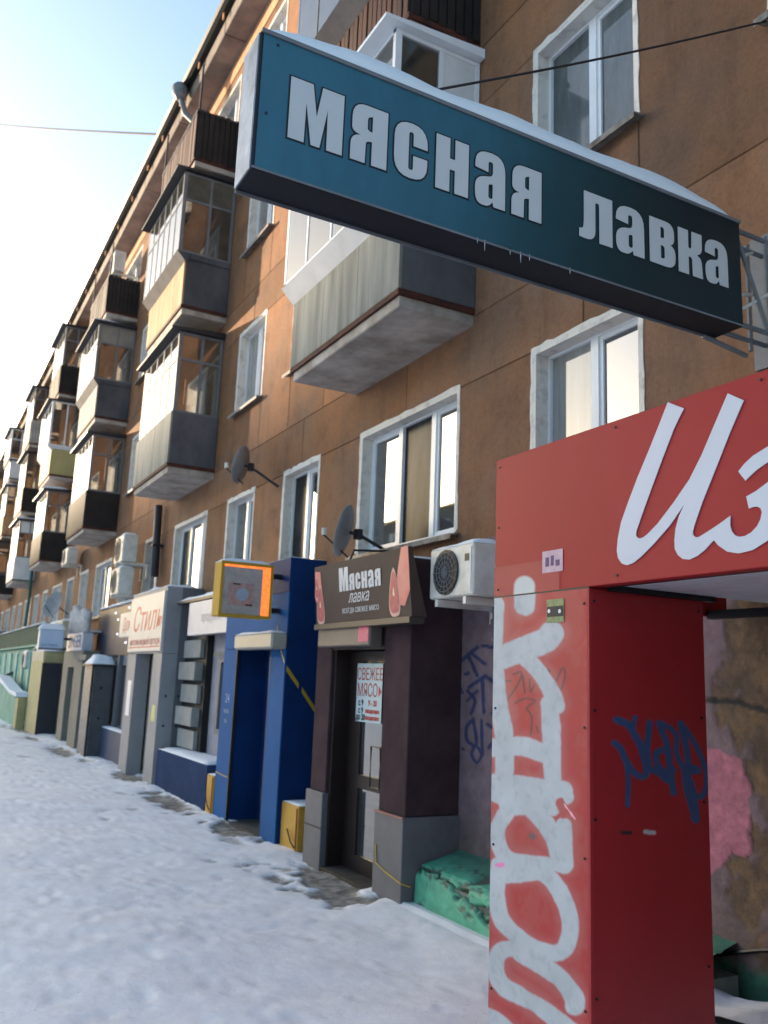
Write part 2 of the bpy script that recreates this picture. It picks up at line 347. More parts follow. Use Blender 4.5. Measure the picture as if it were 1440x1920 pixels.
# --- windows
def win_mesh(w, h, mull, key):
    """frame local to the near bottom corner; x into the wall"""
    m = MB(); t = .055; x0, x1 = .12, .185
    m.box(x0, x1, 0, w, 0, t); m.box(x0, x1, 0, w, h-t, h); m.box(x0, x1, 0, t, t, h-t); m.box(x0, x1, w-t, w, t, h-t)
    cuts = [t]
    for q in mull:
        m.box(x0-.004, x1, q-.04, q+.04, t, h-t); cuts += [q-.04, q+.04]
    cuts.append(w-t); panes = [(cuts[i], cuts[i+1]) for i in range(0, len(cuts), 2)]
    fm = MB(); s = .035
    for (a, b) in panes[::2]:       # opening sash inside the frame
        m.box(x0+.012, x1-.004, a, a+s, t, h-t); m.box(x0+.012, x1-.004, b-s, b, t, h-t); m.box(x0+.012, x1-.004, a+s, b-s, t, t+s); m.box(x0+.012, x1-.004, a+s, b-s, h-t-s, h-t)
    return m.mesh('window_frame'), panes
win_cache = {}
M_DARKGL = mat('dull_dark_glass', (.075, .08, .08), .25, .45, 1.5, spec=.06, stretch=(1, 2, .5))  # dark curtained pane, dulled so it mirrors no sky
M_BLIND = mat('blind_glass', (.16, .19, .20), .05, .35, 1.1, spec=.6, stretch=(1, 2, .5))
OVR = {}
def window(y0, y1, z, h, mull, var=0, gray=False, surround=True, ovr=None):
    w = y1-y0; key = (round(w, 3), round(h, 3), tuple(mull), gray)
    if key not in win_cache:
        fr, panes = win_mesh(w, h, mull, key)
        pm = []
        for i, (a, b) in enumerate(panes):
            e = .035 if i % 2 == 0 else 0
            pm.append(B(.15, .158, a+e, b-e, .055+e, h-.055-e).mesh('window_pane'))
        rv = MB(); q = .035
        rv.box(-.004, .25, -.001, q-.001, 0, h); rv.box(-.004, .25, w-q+.001, w+.001, 0, h); rv.box(-.004, .25, q, w-q, h-q, h+.001)
        bd = MB(); rr = random.Random(w*97+h*13)     # brushed white border round the opening
        def strip(p0, p1, nrm, wd):
            n = 14; p0 = Vector(p0); p1 = Vector(p1); nv = Vector(nrm); a = []; b = []
            for i in range(n+1):
                c = p0.lerp(p1, i/n); a.append((c.x, c.y)); c2 = c+nv*(wd*(.55+.7*rr.random())); b.append((c2.x, c2.y))
            for i in range(n): bd.prism([a[i], a[i+1], b[i+1], b[i]], 'x', -.006, .002)
        strip((0, .02), (0, h+.03), (-1, 0), .02); strip((w, .02), (w, h+.03), (1, 0), .035); strip((0, h), (w, h), (0, 1), .035)
        sl_ = MB().prism([(-.10, -.045), (.13, -.012), (.13, .004), (-.10, -.03)], 'y', -.06, w+.06); sl_.box(-.103, -.099, -.06, w+.06, -.075, -.028)
        # the recess bottom
        win_cache[key] = (fr, pm, rv.mesh('window_reveal'), bd.mesh('window_surround'), sl_.mesh('window_sill'))
    fr, pm, rv, bd, sl2 = win_cache[key]
    o = link('window', fr, None, bld, (0, y0, z))
    if not fr.materials: fr.materials.append(M_GREYF if gray else M_PVC)
    o.data = fr
    for i, p in enumerate(pm):
        q = link('window_pane', p, None, o)
        if not p.materials: p.materials.append(M_GL)
        if ovr is not None:
            if ovr[i] is not None: q.data = p.copy(); q.data.materials[0] = ovr[i]
        elif (var+i) % 5 == 3 and var >= 0:
            q.data = p.copy(); q.data.materials[0] = M_CURT
    link('window_reveal', rv, M_WHITEP, o); link('window_sill', sl2, M_SILL, o)
    if surround: link('window_surround', bd, M_WHITEP, o)
    if var % 3 == 1 and z < 7:
        s = MB(); vs = []
    return o
wins = []
for k in range(KMIN, KMAX+1):
    dy = k*P
    for f in range(NF):
        zs = wz(f); zt = zs+WH; zl = zt+.62; zprev = zs-.78 if f else 2.1
        for (y0, y1, nx0) in ((A0, A1, B0), (B0, B1, C0), (C0, C1, A0+P)):
            block(k, y0+dy, y1+dy, zprev, zs)                       # under the window
            block(k, y1+dy, nx0+dy, zprev, zt)                       # pier
            block(k, (y0+y1)/2+dy, (nx0+(B1 if nx0 == B0 else C1 if nx0 == C0 else A1+P))/2+dy, zt, zl if f < NF-1 else 12.76)
            mull = [.62, 1.27] if y0 == A0 else [.60]
            v = (k*3+f*5+int(y0)) % 7
            ov = {(0, 0, 'A'): [None, M_DARKGL, None], (-1, 0, 'C'): [None, M_CURT], (-1, 1, 'C'): [M_BLIND, M_BLIND], (1, 0, 'A'): [None, None, M_DARKGL], (0, 0, 'B'): [None, M_DARKGL]}.get((k, f, 'A' if y0 == A0 else 'B' if y0 == B0 else 'C'))
            window(y0+dy, y1+dy, zs, WH, [round(q, 2) for q in mull], v, ovr=ov)
YB0, YB1 = A0+KMIN*P, A0+P*(KMAX+1)
joint.build('mortar_joint', M_JOINT, bld)
fb = far_blocks.build('wall_block', M_ST, bld, kind='stuff')
core = MB(); core.box(WX+.29, 15, YB0, YB1, 2.1, 12.8); core.box(WX+.02, 15, YB0, YB1, -.3, 2.098)
core.build('inner_wall', mat('inner_wall_render', '#6f5a4c', .9, .2, 2), bld)
# pale band, cornice slabs, roof edge
B(WX-.012, WX+.2, YB0, YB1, 12.765, 13.1).build('top_band', M_BAND, bld)
y = YB0; cs = B(3.72, WX+.3, .012, 2.988, 13.105, 13.42).mesh('cornice_slab', (WX, 0, 0), bevel=.012)
cs.materials.append(M_CORN)
while y < YB1-1:
    link('cornice_slab', cs, None, bld, (0, y, 0)); y += 3.0
g = MB(); g.prism([(3.66, 13.43), (3.74, 13.43), (8.5, 14.9), (8.5, 14.95), (3.66, 13.62)], 'y', YB0, YB1); g.build('roof', M_ROOF, bld)
g = MB().prism([(8.5, 14.95), (8.5, 14.9), (15.2, 13.43), (15.2, 13.5)], 'y', YB0, YB1); g.build('roof', M_ROOF, bld)
hk = B(3.63, 3.655, 0, .05, 13.28, 13.66).mesh('gutter_hook', (WX, 0, 0)); hk.materials.append(M_BAND)
y = 6.
while y < 60: link('gutter_hook', hk, None, bld, (0, y, 0)); y += 1.5+random.uniform(-.2, .25)
g = MB().tube([(3.62, YB0, 13.5), (3.62, YB1, 13.5)], .09, 8); g.build('gutter', M_ROOF, bld)

# --- balconies
BX = 3.38
M_BGREY = mat('grey_balcony_board', '#9b9c93', .85, .3, 2.0, .25, 30, c2='#6c6d68', stretch=(1, 3, .25), rnd=.1)
M_BTAN = mat('tan_balcony_board', '#c19a78', .85, .25, 2.0, .2, 30, c2='#97724f', stretch=(1, 2, .3))
M_BWH = mat('white_balcony_board', '#d5d6d6', .6, .1, 2)
M_BYEL = mat('yellow_balcony_board', '#b3a873', .8, .1, 2)
M_BLIGHT = mat('light_slat_board', '#b8b2a8', .8, .2, 2)
def balcony(k, lv, front, side, frame, over=.0, bays=4, glazed=True, slats=False, ledge=None, roof=True, snow=False, gz=1.48, transom=.66, near=True, sideup=None, sidewhite=None):
    y0 = 6.20+P*k; y1 = y0+2.36; zs = 4.88+FL*lv; zb = zs+.12; zr = zb+.9
    if near: b = B(BX, WX+.1, y0, y1, zs, zb).build('balcony', M_SOFF, bld, bevel=.01)
    else: b = B(BX, WX+.1, y0, y1, zs, zb).build('balcony', M_SOFF, bld)
    B(BX-.03, WX-.005, y0-.03, y1+.03, zb-.02, zb+.035).build('slab_edge', M_RUST if front not in (M_BWH,) else M_CONCD, b)
    zp = zb+.03
    if slats:
        n = 22 if near else 12; w = (y1-y0)/n
        sm = B(0, .022, .006, w*.82, 0, .93).mesh('slat'); sm.materials.append(front)
        for i in range(n): link('slat', sm, None, b, (BX-.03-WX+random.uniform(-.006, .006), y0+i*w, zp+random.uniform(-.02, .03)))
        ns = 8; w2 = (WX-BX)/ns; sm2 = B(.004, w2*.86, 0, .022, 0, .93).mesh('slat'); sm2.materials.append(side)
        for i in range(ns): link('slat', sm2, None, b, (BX+i*w2-WX, y0-.03, zp+random.uniform(-.02, .03)))
        B(BX-.005, BX+.03, y0, y1, zb+.03, zr).build('backing_board', M_BLACKW, b)
        B(BX+.03, WX-.01, y0-.005, y0+.02, zb+.03, zr).build('backing_board', M_BLACKW, b)
    else:
        n = 3; w = (y1-y0)/n
        for i in range(n): B(BX-.03, BX+.0, y0+i*w+(.004 if i else -.03), y0+(i+1)*w-(.004 if i < n-1 else -.03), zp, zr).build('front_panel', front, b)
        B(BX+.003, WX-.012, y0-.03, y0, zp, zr).build('side_panel', side, b)
    B(BX+.003, WX-.012, y1, y1+.03, zp, zr).build('side_panel', side, b)
    if not glazed:
        B(BX-.04, BX+.02, y0-.04, y1+.04, zr, zr+.04).build('handrail', M_DARKM, b); B(BX+.02, WX-.01, y0-.04, y0+.01, zr, zr+.04).build('handrail', M_DARKM, b)
        for yy in (y0, y1): B(BX-.01, BX+.02, yy-.015, yy+.015, zr+.04, zr+.95).build('post', M_DARKM, b)
        return b
    gx = BX-over; ga = y0-over*.25; gb = y1+over*.25; z0 = zr+(.05 if over else .0); z1 = z0+gz-.02
    if over or ledge:
        lm = ledge or M_CONCD
        MB().prism([(gx-.02, z0-.0), (BX-.03, z0-.16 if over else z0-.06), (BX+.02, z0-.16 if over else z0-.06), (BX+.05, z0)], 'y', ga-.02, gb+.02).build('ledge', lm, b)
        B(BX+.05, WX-.01, ga-.02, y0+.03, z0-.1, z0).build('ledge', lm, b)
    t = .045; fr = MB(); zt = z0+(z1-z0)*transom
    fr.box(gx, gx+t, ga, gb, z0, z0+t); fr.box(gx, gx+t, ga, gb, z1-t, z1)
    fr.box(gx, gx+t+.02, ga-.003, ga+t, z0-.001, z1-.001); fr.box(gx, gx+t+.02, gb-t, gb+.003, z0-.001, z1-.001)
    w = (gb-ga)/bays; panes = []
    for i in range(1, bays): fr.box(gx-.004, gx+.026, ga+i*w-.016, ga+i*w+.016, z0+t, z1-t)
    if transom < 1: fr.box(gx-.006, gx+.024, ga+t, gb-t, zt-.018, zt+.018)
    # near side frame: two bays
    sx0, sx1 = gx+t+.02, WX-.012; sm_ = (sx0+sx1)/2
    fr.box(sx0, sx1, ga, ga+t-.004, z0+.002, z0+t); fr.box(sx0, sx1, ga, ga+t-.004, z1-t, z1-.002); fr.box(sx1-t, sx1, ga+.002, ga+t-.006, z0+t, z1-t)
    fr.box(sm_-.02, sm_+.02, ga+.002, ga+t-.006, z0+t, z1-t)
    if transom < 1: fr.box(sx0, sx1-t, ga+.004, ga+t-.008, zt-.018, zt+.018)
    fr.build('glazing_frame', frame, b)
    zz = [(z0+t, zt-.018), (zt+.018, z1-t)] if transom < 1 else [(z0+t, z1-t)]
    if near:
        for i in range(bays):
            for (a, c) in zz: B(gx+.0035, gx+.0085, ga+i*w+.02, ga+(i+1)*w-.02, a, c).build('balcony_pane', M_CLR, b)
    else:
        for (a, c) in zz: B(gx+.0035, gx+.0085, ga+t, gb-t, a, c).build('balcony_pane', M_CLR, b)
    for (xa, xb) in ((sx0, sm_-.02), (sm_+.02, sx1-t)):
        for q, (a, c) in enumerate(zz):
            if sidewhite and xa > sm_: B(xa, xb, ga+.008, ga+.03, a, c).build('side_board', sidewhite, b)
            elif sideup and q == 1: B(xa, xb, ga+.012, ga+.03, a, c).build('side_board', sideup, b)
            else: B(xa, xb, ga+.018, ga+.024, a, c).build('balcony_pane', M_CLR, b)
    B(sx0, sx1, gb-.03, gb, z0, z1).build('far_side_board', mat('inner_board', '#8a6a4c', .8, .2, 3), b)
    if near and k >= 0 and over < .15 + .1*k:
        rr = random.Random(k*7+lv); ix = BX+.12
        MB().box(WX-.34, WX-.04, y0+1.5, y0+2.1, zb+.04, zb+rr.uniform(1.3, 2.0)).build('cupboard', mat('old_cupboard', '#a58c6c', .7, .15, 4), b)
        MB().tube([(ix, y0+.15, zb+.1), (WX-.1, y0+.55, z1-.25)], .03, 6).build('leaning_board', mat('raw_plank', '#a0673c', .7, .2, 6), b)
        for q in range(2): MB().box(ix+.05, ix+.35, y0+.4+q*.5, y0+.75+q*.5, zr-.4, zr+rr.uniform(.0, .3)).build('stored_box', mat('stored_box_%d' % q, ('#7f8a94', '#8c6c54')[q], .8, .15, 5), b)
    if roof:
        MB().prism([(gx-.15, z1+.0), (gx-.15, z1+.035), (WX-.01, z1+.10), (WX-.01, z1+.003)], 'y', ga-.08, gb+.08).build('awning', frame if roof == 'frame' else M_DARKM, b)
        if snow: snow_cap('snow_cap', gx-.12, WX-.03, ga-.06, gb+.06, z1+.07, .13, b, seed=k*3+lv)
    return b
G = M_BGREY
# first stack
balcony(0, 0, G, M_CONCD, M_PVC, over=.16, bays=4, ledge=M_BWH, roof='frame', transom=1.0, gz=1.60, sidewhite=M_BWH)
balcony(0, 1, M_BROWN, M_BLACKW, M_GREYF, over=.2, bays=4, slats=True, roof=True)
balcony(0, 2, G, M_CONCD, M_GREYF, bays=4)
# second stack
balcony(1, 0, G, M_CONCD, M_GREYF, bays=5, gz=1.42)
balcony(1, 1, M_BTAN, M_CONCD, M_GREYF, over=.16, bays=6, sideup=mat('grubby_board', '#6b6456', .85, .25, 2), gz=1.5)
balcony(1, 2, M_BROWN, M_BLACKW, M_DARKM, glazed=False, slats=True)
# third
balcony(2, 0, M_BLACKW, M_BLACKW, M_GREYF, bays=5, gz=1.42)
balcony(2, 1, G, M_CONCD, M_GREYF, over=.14, bays=5, sideup=mat('beige_board', '#8f877a', .85, .15, 2), snow=True, gz=1.45)
balcony(2, 2, M_BLACKW, M_BLACKW, M_DARKM, glazed=False, slats=True)
# fourth
balcony(3, 0, M_BLACKW, M_BLACKW, M_GREYF, bays=4, snow=True, gz=1.35)
balcony(3, 1, M_BYEL, M_BYEL, M_PVC, over=.16, ledge=M_BWH, bays=3, transom=1., gz=1.5)
balcony(3, 2, M_BLACKW, M_BLACKW, M_GREYF, bays=4, slats=True, gz=1.42)
balcony(4, 0, M_BWH, M_BWH, M_GREYF, bays=3, sideup=M_BWH, snow=True)
balcony(4, 1, M_BLACKW, M_BLACKW, M_WOODF, bays=5)
balcony(4, 2, M_BLIGHT, M_BLIGHT, M_GREYF, bays=4, slats=True, near=False)
fr_opts = [(M_BLACKW, M_WOODF), (M_BWH, M_PVC), (G, M_GREYF), (M_BTAN, M_GREYF), (M_BROWN, M_WOODF)]
for k in range(5, KMAX+1):
    for lv in range(3):
        fm, frm = fr_opts[(k*2+lv*3+(1 if (k, lv) == (5, 2) else 0)) % 5]
        if (k, lv) == (5, 2): fm, frm = M_BWH, M_PVC
        balcony(k, lv, fm, fm, frm, bays=4, near=False, over=.12 if (k+lv) % 2 else 0, snow=(k+lv) % 3 == 0)
for lv in range(3): balcony(-1, lv, fr_opts[lv+1][0], M_CONCD, M_GREYF, bays=4, near=False)

# ------------------------------------------------------------------ drainpipes
def pipe(label, pts, r, m, group=None, straps=()):
    t = thing('drainpipe', label, 'drainpipe', pts[-1], group)
    MB().tube(pts, r, 10).build('pipe', m, t, smooth=True)
    for (x, y, z) in straps: B(x-r*1.2, WX, y-r*1.25, y+r*1.25, z-.02, z+.02).build('bracket', M_DARKM, t)
    return t
dp = pipe('grey roof drainpipe with a funnel head hanging from the eaves above the second balcony stack', [pz(340, 188, 13.05), pz(344, 200, 12.85), pz(346, 212, 12.7), pz(372, 236, 12.5), (4.05, pz(372, 236, 12.5)[1]-.1, 12.3)], .06, M_GREYF)
mm = MB().tube([pz(340, 188, 13.05), pz(338, 178, 13.2), pz(338, 170, 13.35), pz(338, 167, 13.4)], [.065, .14, .17, .17], 12); mm.build('funnel_head', M_GREYF, dp, smooth=True)
pipe('dark downpipe ending below the second balcony stack beside the ground floor window', [(4.04, 16.9, 4.9), (4.03, 16.8, 4.2), (4.03, 16.7, 3.5)], .075, mat('dark_pipe', '#33343c', .5, .2, 4), straps=[(4.03, 16.78, 4.1)])
pipe('thin dark green downpipe on the far facade with slanting lower end', [(3.98, 36.2, 12.5), (3.98, 36., 4.), (3.9, 35.8, 2.3), (3.75, 35.6, 1.5), (3.4, 39., 1.2)], .06, mat('green_pipe', '#2c5f55', .5, .2, 4))

# ------------------------------------------------------------------ satellite dishes
def dish(label, c, r, aim, arm_to):
    t = thing('satellite_dish', label, 'satellite dish', c, 'satellite dishes on the facade')
    a = Vector(aim).normalized(); q = a.to_track_quat('Z', 'Y'); m = MB(); vs = []; fs = []; nr, ns = 5, 24
    for side in (0, 1):
        for i in range(nr+1):
            rr = r*i/nr
            for k in range(ns):
                an = 2*math.pi*k/ns; p = Vector((rr*math.cos(an)*.92, rr*math.sin(an), (rr/r)**2*r*.22-.008*side)); vs.append(tuple(Vector(c)+q @ p))
    for side in (0, 1):
        o = side*(nr+1)*ns
        for i in range(nr):
            for k in range(ns):
                f = (o+i*ns+k, o+i*ns+(k+1) % ns, o+(i+1)*ns+(k+1) % ns, o+(i+1)*ns+k); fs.append(f if not side else f[::-1])
    o1 = nr*ns; o2 = (nr+1)*ns+nr*ns
    for k in range(ns): fs.append((o1+k, o1+(k+1) % ns, o2+(k+1) % ns, o2+k))
    m.add(vs, fs).build('reflector', mat('dish_grey', '#8d8f93', .5, .15, 5), t, smooth=True)
    cv = Vector(c); back = cv-a*.10
    MB().tube([cv-a*.01, back, Vector(arm_to)], .018, 8).build('wall_arm', M_DARKM, t)
    m = MB(); m.box(back.x-.035, back.x+.035, back.y-.035, back.y+.035, back.z-.05, back.z+.05); m.build('clamp', M_DARKM, t)
    tip = cv+a*r*1.0+Vector((0, 0, -r*.35))
    MB().tube([cv+Vector((0, 0, -r*.95)), tip], .010, 6).build('feed_arm', M_DARKM, t); MB().tube([tip, tip+Vector((0, 0, .07))], .028, 8).build('feed_horn', M_ACW, t)
dish('larger grey satellite dish above the row of narrow windows right of the second balcony stack', (3.72, 11.0, 4.48), .265, (-.74, .67, .25), (WX-.02, 10.75, 4.2))
dish('grey satellite dish standing behind the top left corner of the brown butcher sign', (3.78, 7.8, 3.16), .27, (-.74, .67, .25), (WX, 7.7, 3.0))
dish('small dark grey satellite dish far away beside a first floor window', (3.8, 27.6, 3.55), .40, (-.8, -.5, .3), (WX, 27.4, 3.3))

# ------------------------------------------------------------------ air conditioners
def ac(label, x, y0, y1, z0, z1, depth=.28, fan='near', snow=True, group=None):
    t = thing('air_conditioner', label, 'air conditioner', (x, y0, z0), group)
    b = B(x, x+depth, y0, y1, z0, z1).build('casing', M_ACW, t, bevel=.012)
    w = y1-y0; h = z1-z0; cy = y1-w*.40; cz = (z0+z1)/2; r = min(h*.45, w*.38)
    m = MB(); n = 24; m.tube([(x-.001, cy, cz), (x-.012, cy, cz)], r, n); m.build('fan_opening', M_BLACK, t)
    g = MB()
    for i in range(1, 5): 
        rr = r*i/4.6; g.tube([(x-.020, cy+rr*math.cos(a), cz+rr*math.sin(a)) for a in np.linspace(0, 2*math.pi, 21)], .0035, 4, cap=False)
    for i in range(8):
        a = i*math.pi/8; g.tube([(x-.020, cy-r*math.cos(a), cz-r*math.sin(a)), (x-.020, cy+r*math.cos(a), cz+r*math.sin(a))], .003, 4)
    g.build('fan_grille', M_GREYF, t)
    B(x-.006, x-.001, y0+w*.04, y0+w*.22, z0+h*.07, z1-h*.07).build('front_panel', M_ACW, t)
    B(x-.009, x-.0065, y0+w*.08, y0+w*.17, z1-h*.34, z1-h*.2).build('badge', M_BLACK, t)
    for yy in (y0+w*.18, y1-w*.18):
        s = MB(); s.box(x+.0, WX, yy-.02, yy+.02, z0-.06, z0-.005); s.box(WX-.03, WX, yy-.02, yy+.02, z0-.3, z0-.06); s.build('bracket', M_ACW, t)
    if snow: snow_cap('snow_cap', x+.01, x+depth-.01, y0+.01, y1-.01, z1, .06, t, seed=y0)
    return t
ac('white air conditioner on brackets just left of the red kiosk fascia', 3.60, 5.31, 5.92, 2.35, 2.74, group='air conditioners')
ac('upper air conditioner of the pair above the dark blue shop front', 3.6, 17.7, 18.5, 3.86, 4.40, group='air conditioners')
ac('lower air conditioner of the pair above the dark blue shop front', 3.6, 17.8, 18.6, 3.22, 3.74, group='air conditioners')
ac('small air conditioner under the black bottom of the fourth balcony stack', 3.7, 25.6, 26.5, 4.62, 5.05, group='air conditioners')
ac('air conditioner hung low on the yellow kiosk at the end of the shop row', 3.42, 27.3, 28.1, 1.85, 2.3, group='air conditioners')
ac('air conditioner up on the open top balcony of the third stack', 3.5, 21.7, 22.4, 11.75, 12.3, snow=False, group='air conditioners')
ac('air conditioner beside a fourth floor window above the first balcony stack', 3.8, 10.65, 11.3, 9.1, 9.55, snow=False, group='air conditioners')
ac('air conditioner on the teal wall at the very end of the row', 3.6, 31.5, 32.6, 1.7, 2.2, group='air conditioners')

# ------------------------------------------------------------------ projecting teal sign "мясная лавка"
def teal_sign():
    Y = 3.004; t = thing('projecting_sign', 'long teal projecting box sign reading мясная лавка with snow on top', 'sign', (3.75, Y, 3.65))
    xa, xb = .957, 3.752; za, zb = 3.648, 4.262; D = .185
    m = bpy.data.materials.new('teal_gradient_film'); m.use_nodes = True; N = m.node_tree.nodes; L = m.node_tree.links; b = N['Principled BSDF']
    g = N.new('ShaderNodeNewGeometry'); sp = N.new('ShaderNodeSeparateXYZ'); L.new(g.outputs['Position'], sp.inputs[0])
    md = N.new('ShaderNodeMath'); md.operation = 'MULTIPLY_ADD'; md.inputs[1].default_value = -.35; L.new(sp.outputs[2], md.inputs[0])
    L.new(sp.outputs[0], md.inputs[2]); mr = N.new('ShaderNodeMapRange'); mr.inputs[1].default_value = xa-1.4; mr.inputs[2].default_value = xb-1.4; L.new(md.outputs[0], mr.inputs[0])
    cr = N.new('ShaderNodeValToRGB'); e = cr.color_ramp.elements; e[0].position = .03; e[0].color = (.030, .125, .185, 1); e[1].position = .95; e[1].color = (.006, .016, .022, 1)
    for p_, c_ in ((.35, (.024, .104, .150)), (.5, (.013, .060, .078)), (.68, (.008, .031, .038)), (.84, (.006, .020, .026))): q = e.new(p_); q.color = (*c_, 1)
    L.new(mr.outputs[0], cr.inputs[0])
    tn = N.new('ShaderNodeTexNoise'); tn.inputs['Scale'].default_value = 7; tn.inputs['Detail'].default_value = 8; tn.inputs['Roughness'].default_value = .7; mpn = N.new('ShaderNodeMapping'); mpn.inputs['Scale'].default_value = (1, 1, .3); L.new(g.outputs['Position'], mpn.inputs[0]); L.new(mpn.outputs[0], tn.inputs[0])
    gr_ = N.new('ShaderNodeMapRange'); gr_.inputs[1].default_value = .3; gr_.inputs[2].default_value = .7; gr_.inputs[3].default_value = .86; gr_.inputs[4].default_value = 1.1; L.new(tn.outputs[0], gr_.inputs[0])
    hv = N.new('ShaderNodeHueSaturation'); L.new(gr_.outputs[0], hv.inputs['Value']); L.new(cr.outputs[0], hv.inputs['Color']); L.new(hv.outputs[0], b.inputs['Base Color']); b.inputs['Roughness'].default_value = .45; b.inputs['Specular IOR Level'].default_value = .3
    B(xa, xb, Y, Y+D, za, zb).build('housing', mat('sign_housing_dark', '#0a0c19', .6, .2, 4), t, bevel=.004)
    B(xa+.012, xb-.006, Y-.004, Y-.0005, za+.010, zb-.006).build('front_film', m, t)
    B(xa-.006, xa-.0005, Y+.012, Y+D, za+.004, zb-.004).build('end_plate', mat('end_plate_white', '#c9ccd2', .5, .15, 6, c2='#8e8f92'), t)
    fr = MB(); fr.box(xa, xb, Y+D, Y+D+.006, za-.012, za+.01); fr.box(xa+.001, xb-.001, Y-.012, Y-.0045, zb-.012, zb+.006); fr.box(xa, xb, Y-.007, Y-.0042, za, za+.009); fr.build('edge_trim', M_GREYF, t)
    global GL
    gl = GL = {
     'м': [[(0, 0), (0, 100), (41, 100), (50, 48), (59, 100), (100, 100), (100, 0), (71, 0), (70, 66), (58, 0), (42, 0), (30, 66), (29, 0)]],
     'я': [[(58, 0), (100, 0), (100, 100), (2, 100, 38), (2, 48, 16), (26, 46), (0, 40, 18), (0, 0), (40, 0), (41, 38, 8), (58, 40)], [(44, 80, 6), (44, 58, 6), (58, 56), (58, 84)]],
     'с': [[(0, 0, 48), (0, 100, 48), (100, 100, 48), (100, 60), (57, 60), (57, 84, 7), (43, 84, 7), (43, 15, 7), (57, 15, 7), (57, 42), (100, 42), (100, 0, 48)]],
     'н': [[(0, 0), (0, 100), (42, 100), (42, 62), (58, 62), (58, 100), (100, 100), (100, 0), (58, 0), (58, 42), (42, 42), (42, 0)]],
     'а': [[(0, 66), (0, 101, 40), (97, 101, 42), (98, 0), (60, 0), (57, 9), (44, -2, 12), (0, -2, 36), (0, 48, 28), (57, 57, 12), (57, 84, 7), (42, 84, 7), (42, 63)], [(43, 14, 6), (57, 14, 6), (57, 43, 5), (43, 40, 5)]],
     'л': [[(14, 100), (100, 100), (100, 0), (60, 0), (60, 82, 5), (48, 82, 5), (48, -1, 28), (0, 2), (0, 19), (12, 20, 8), (14, 40)]],
     'в': [[(0, 0), (0, 100), (96, 100, 32), (96, 54, 18), (80, 51), (100, 46, 20), (100, -1, 34)], [(43, 60), (43, 85), (57, 84, 6), (57, 61, 6)], [(43, 15), (43, 44), (58, 43, 6), (58, 16, 6)]],
     'к': [[(0, 0), (0, 100), (42, 100), (42, 60, 6), (54, 60, 6), (57, 100), (99, 100), (99, 58, 18), (76, 50, 6), (96, 44, 18), (100, 0), (58, 0), (57, 40, 8), (42, 42, 4), (42, 0)]]}
    lay = [('м', 1.095, .241, .275), ('я', 1.374, .172, .270), ('с', 1.581, .166, .262), ('н', 1.791, .172, .262), ('а', 2.0, .170, .262), ('я', 2.203, .173, .262),
           ('л', 2.606, .212, .255), ('а', 2.842, .193, .250), ('в', 3.068, .180, .250), ('к', 3.270, .176, .250), ('а', 3.468, .175, .247)]
    zc = 3.965
    mw = mat('letter_film_pale', '#c4c4c6', .5, .03, 3); mk = mat('letter_outline', '#11131a', .5, .1, 3)
    for i, (c, x, w, h) in enumerate(lay):
        ss = [fillet(s, w, h) for s in gl[c]]; z = zc-h/2
        ol = shape('letter_outline', ss, FACE_Y, (x, Y-.0052, z), mk, t, ext=.0008, offset=.0075 if i < 6 else .003)
        shape('letter', ss, FACE_Y, (x, Y-.0072, z), mw, t, ext=.0008)
    for (x, z) in ((1.0, 3.9), (1.03, 4.22), (3.0, 4.235), (2.2, 3.66)):
        MB().tube([(x, Y-.004, z), (x, Y-.008, z)], .006, 8).build('screw', M_DARKM, t)
    snow_cap('snow_cap', xa+.02, xb-.03, Y+.0, Y+D+.01, zb, .115, t, seed=3.3, n=(44, 10), edge=.35, amp=.45)
    # icicles under the lower edge
    for x in (2.02, 2.06, 2.2, 2.26, 2.31, 2.55): 
        MB().tube([(x, Y-.005, za+.012), (x, Y-.006, za-.01-random.random()*.035)], [.0022, .0006], 5).build('icicle', mat('ice', (.7, .75, .8), .2, .05, 3), t)
    # bracket truss to the wall
    br = lambda a, b_, r=.014: MB().tube([a, b_], r, 6).build('bracket_bar', M_ACW if r < .012 else M_GREYF, t)
    x0, x1 = xb, 4.0
    for z in (za+.03, zb-.03): br((x0, Y+.03, z), (WX, Y+.03, z)); br((x0, Y+D-.03, z), (WX, Y+D-.03, z))
    br((x1, Y+.03, za-.03), (x1, Y+.03, zb)); br((x1-.0, Y+D-.03, za-.03), (x1, Y+D-.03, zb))
    br((x0, Y+.03, zb-.04), (x1, Y+.03, za+.02)); br((x0, Y+.05, zb-.2), (x1, Y+.12, zb-.06), .01); br((x0, Y+.05, za+.2), (x1, Y+.12, za+.30), .01); br((x0, Y+.06, za+.1), (x1, Y+.02, za+.26), .01)
    br((x0-.1, Y+D, za-.01), (x1, Y+D, za-.05)); br((x1, Y+.03, za-.03), (WX, Y+.1, za-.02))
    B(WX-.02, WX-.001, Y-.05, Y+D+.05, za-.1, zb+.1).build('wall_plate', M_GREYF, t)
teal_sign()
w1 = MB().tube([Vector((1.70, 3.05, 4.29)).lerp(Vector((4.15, 3.04, 5.74)), s)+Vector((0, 0, -.02*math.sin(math.pi*s))) for s in np.linspace(0, 1, 9)], .006, 6).build('guy_wire', M_DARKM, None)
tag(w1, 'dark guy cable running from the teal sign up to the orange wall', 'cable')
pa, pb = Vector(px(303, 252, 4.1)), Vector(px(-40, 227, 1.4))
pa = Vector(px(300, 252, 3.62)); rr_ = ray(-60, 228); pb = Vector((rr_[0]*34/rr_[1], 34, rr_[2]*34/rr_[1]+H))
w2 = MB().tube([pa.lerp(pb, s)+Vector((0, 0, -.05*math.sin(math.pi*s))) for s in np.linspace(0, 1, 16)], .026, 5).build('overhead_cable', M_DARKM, None)
tag(w2, 'thin overhead cable crossing the sky from the roof corner', 'cable')

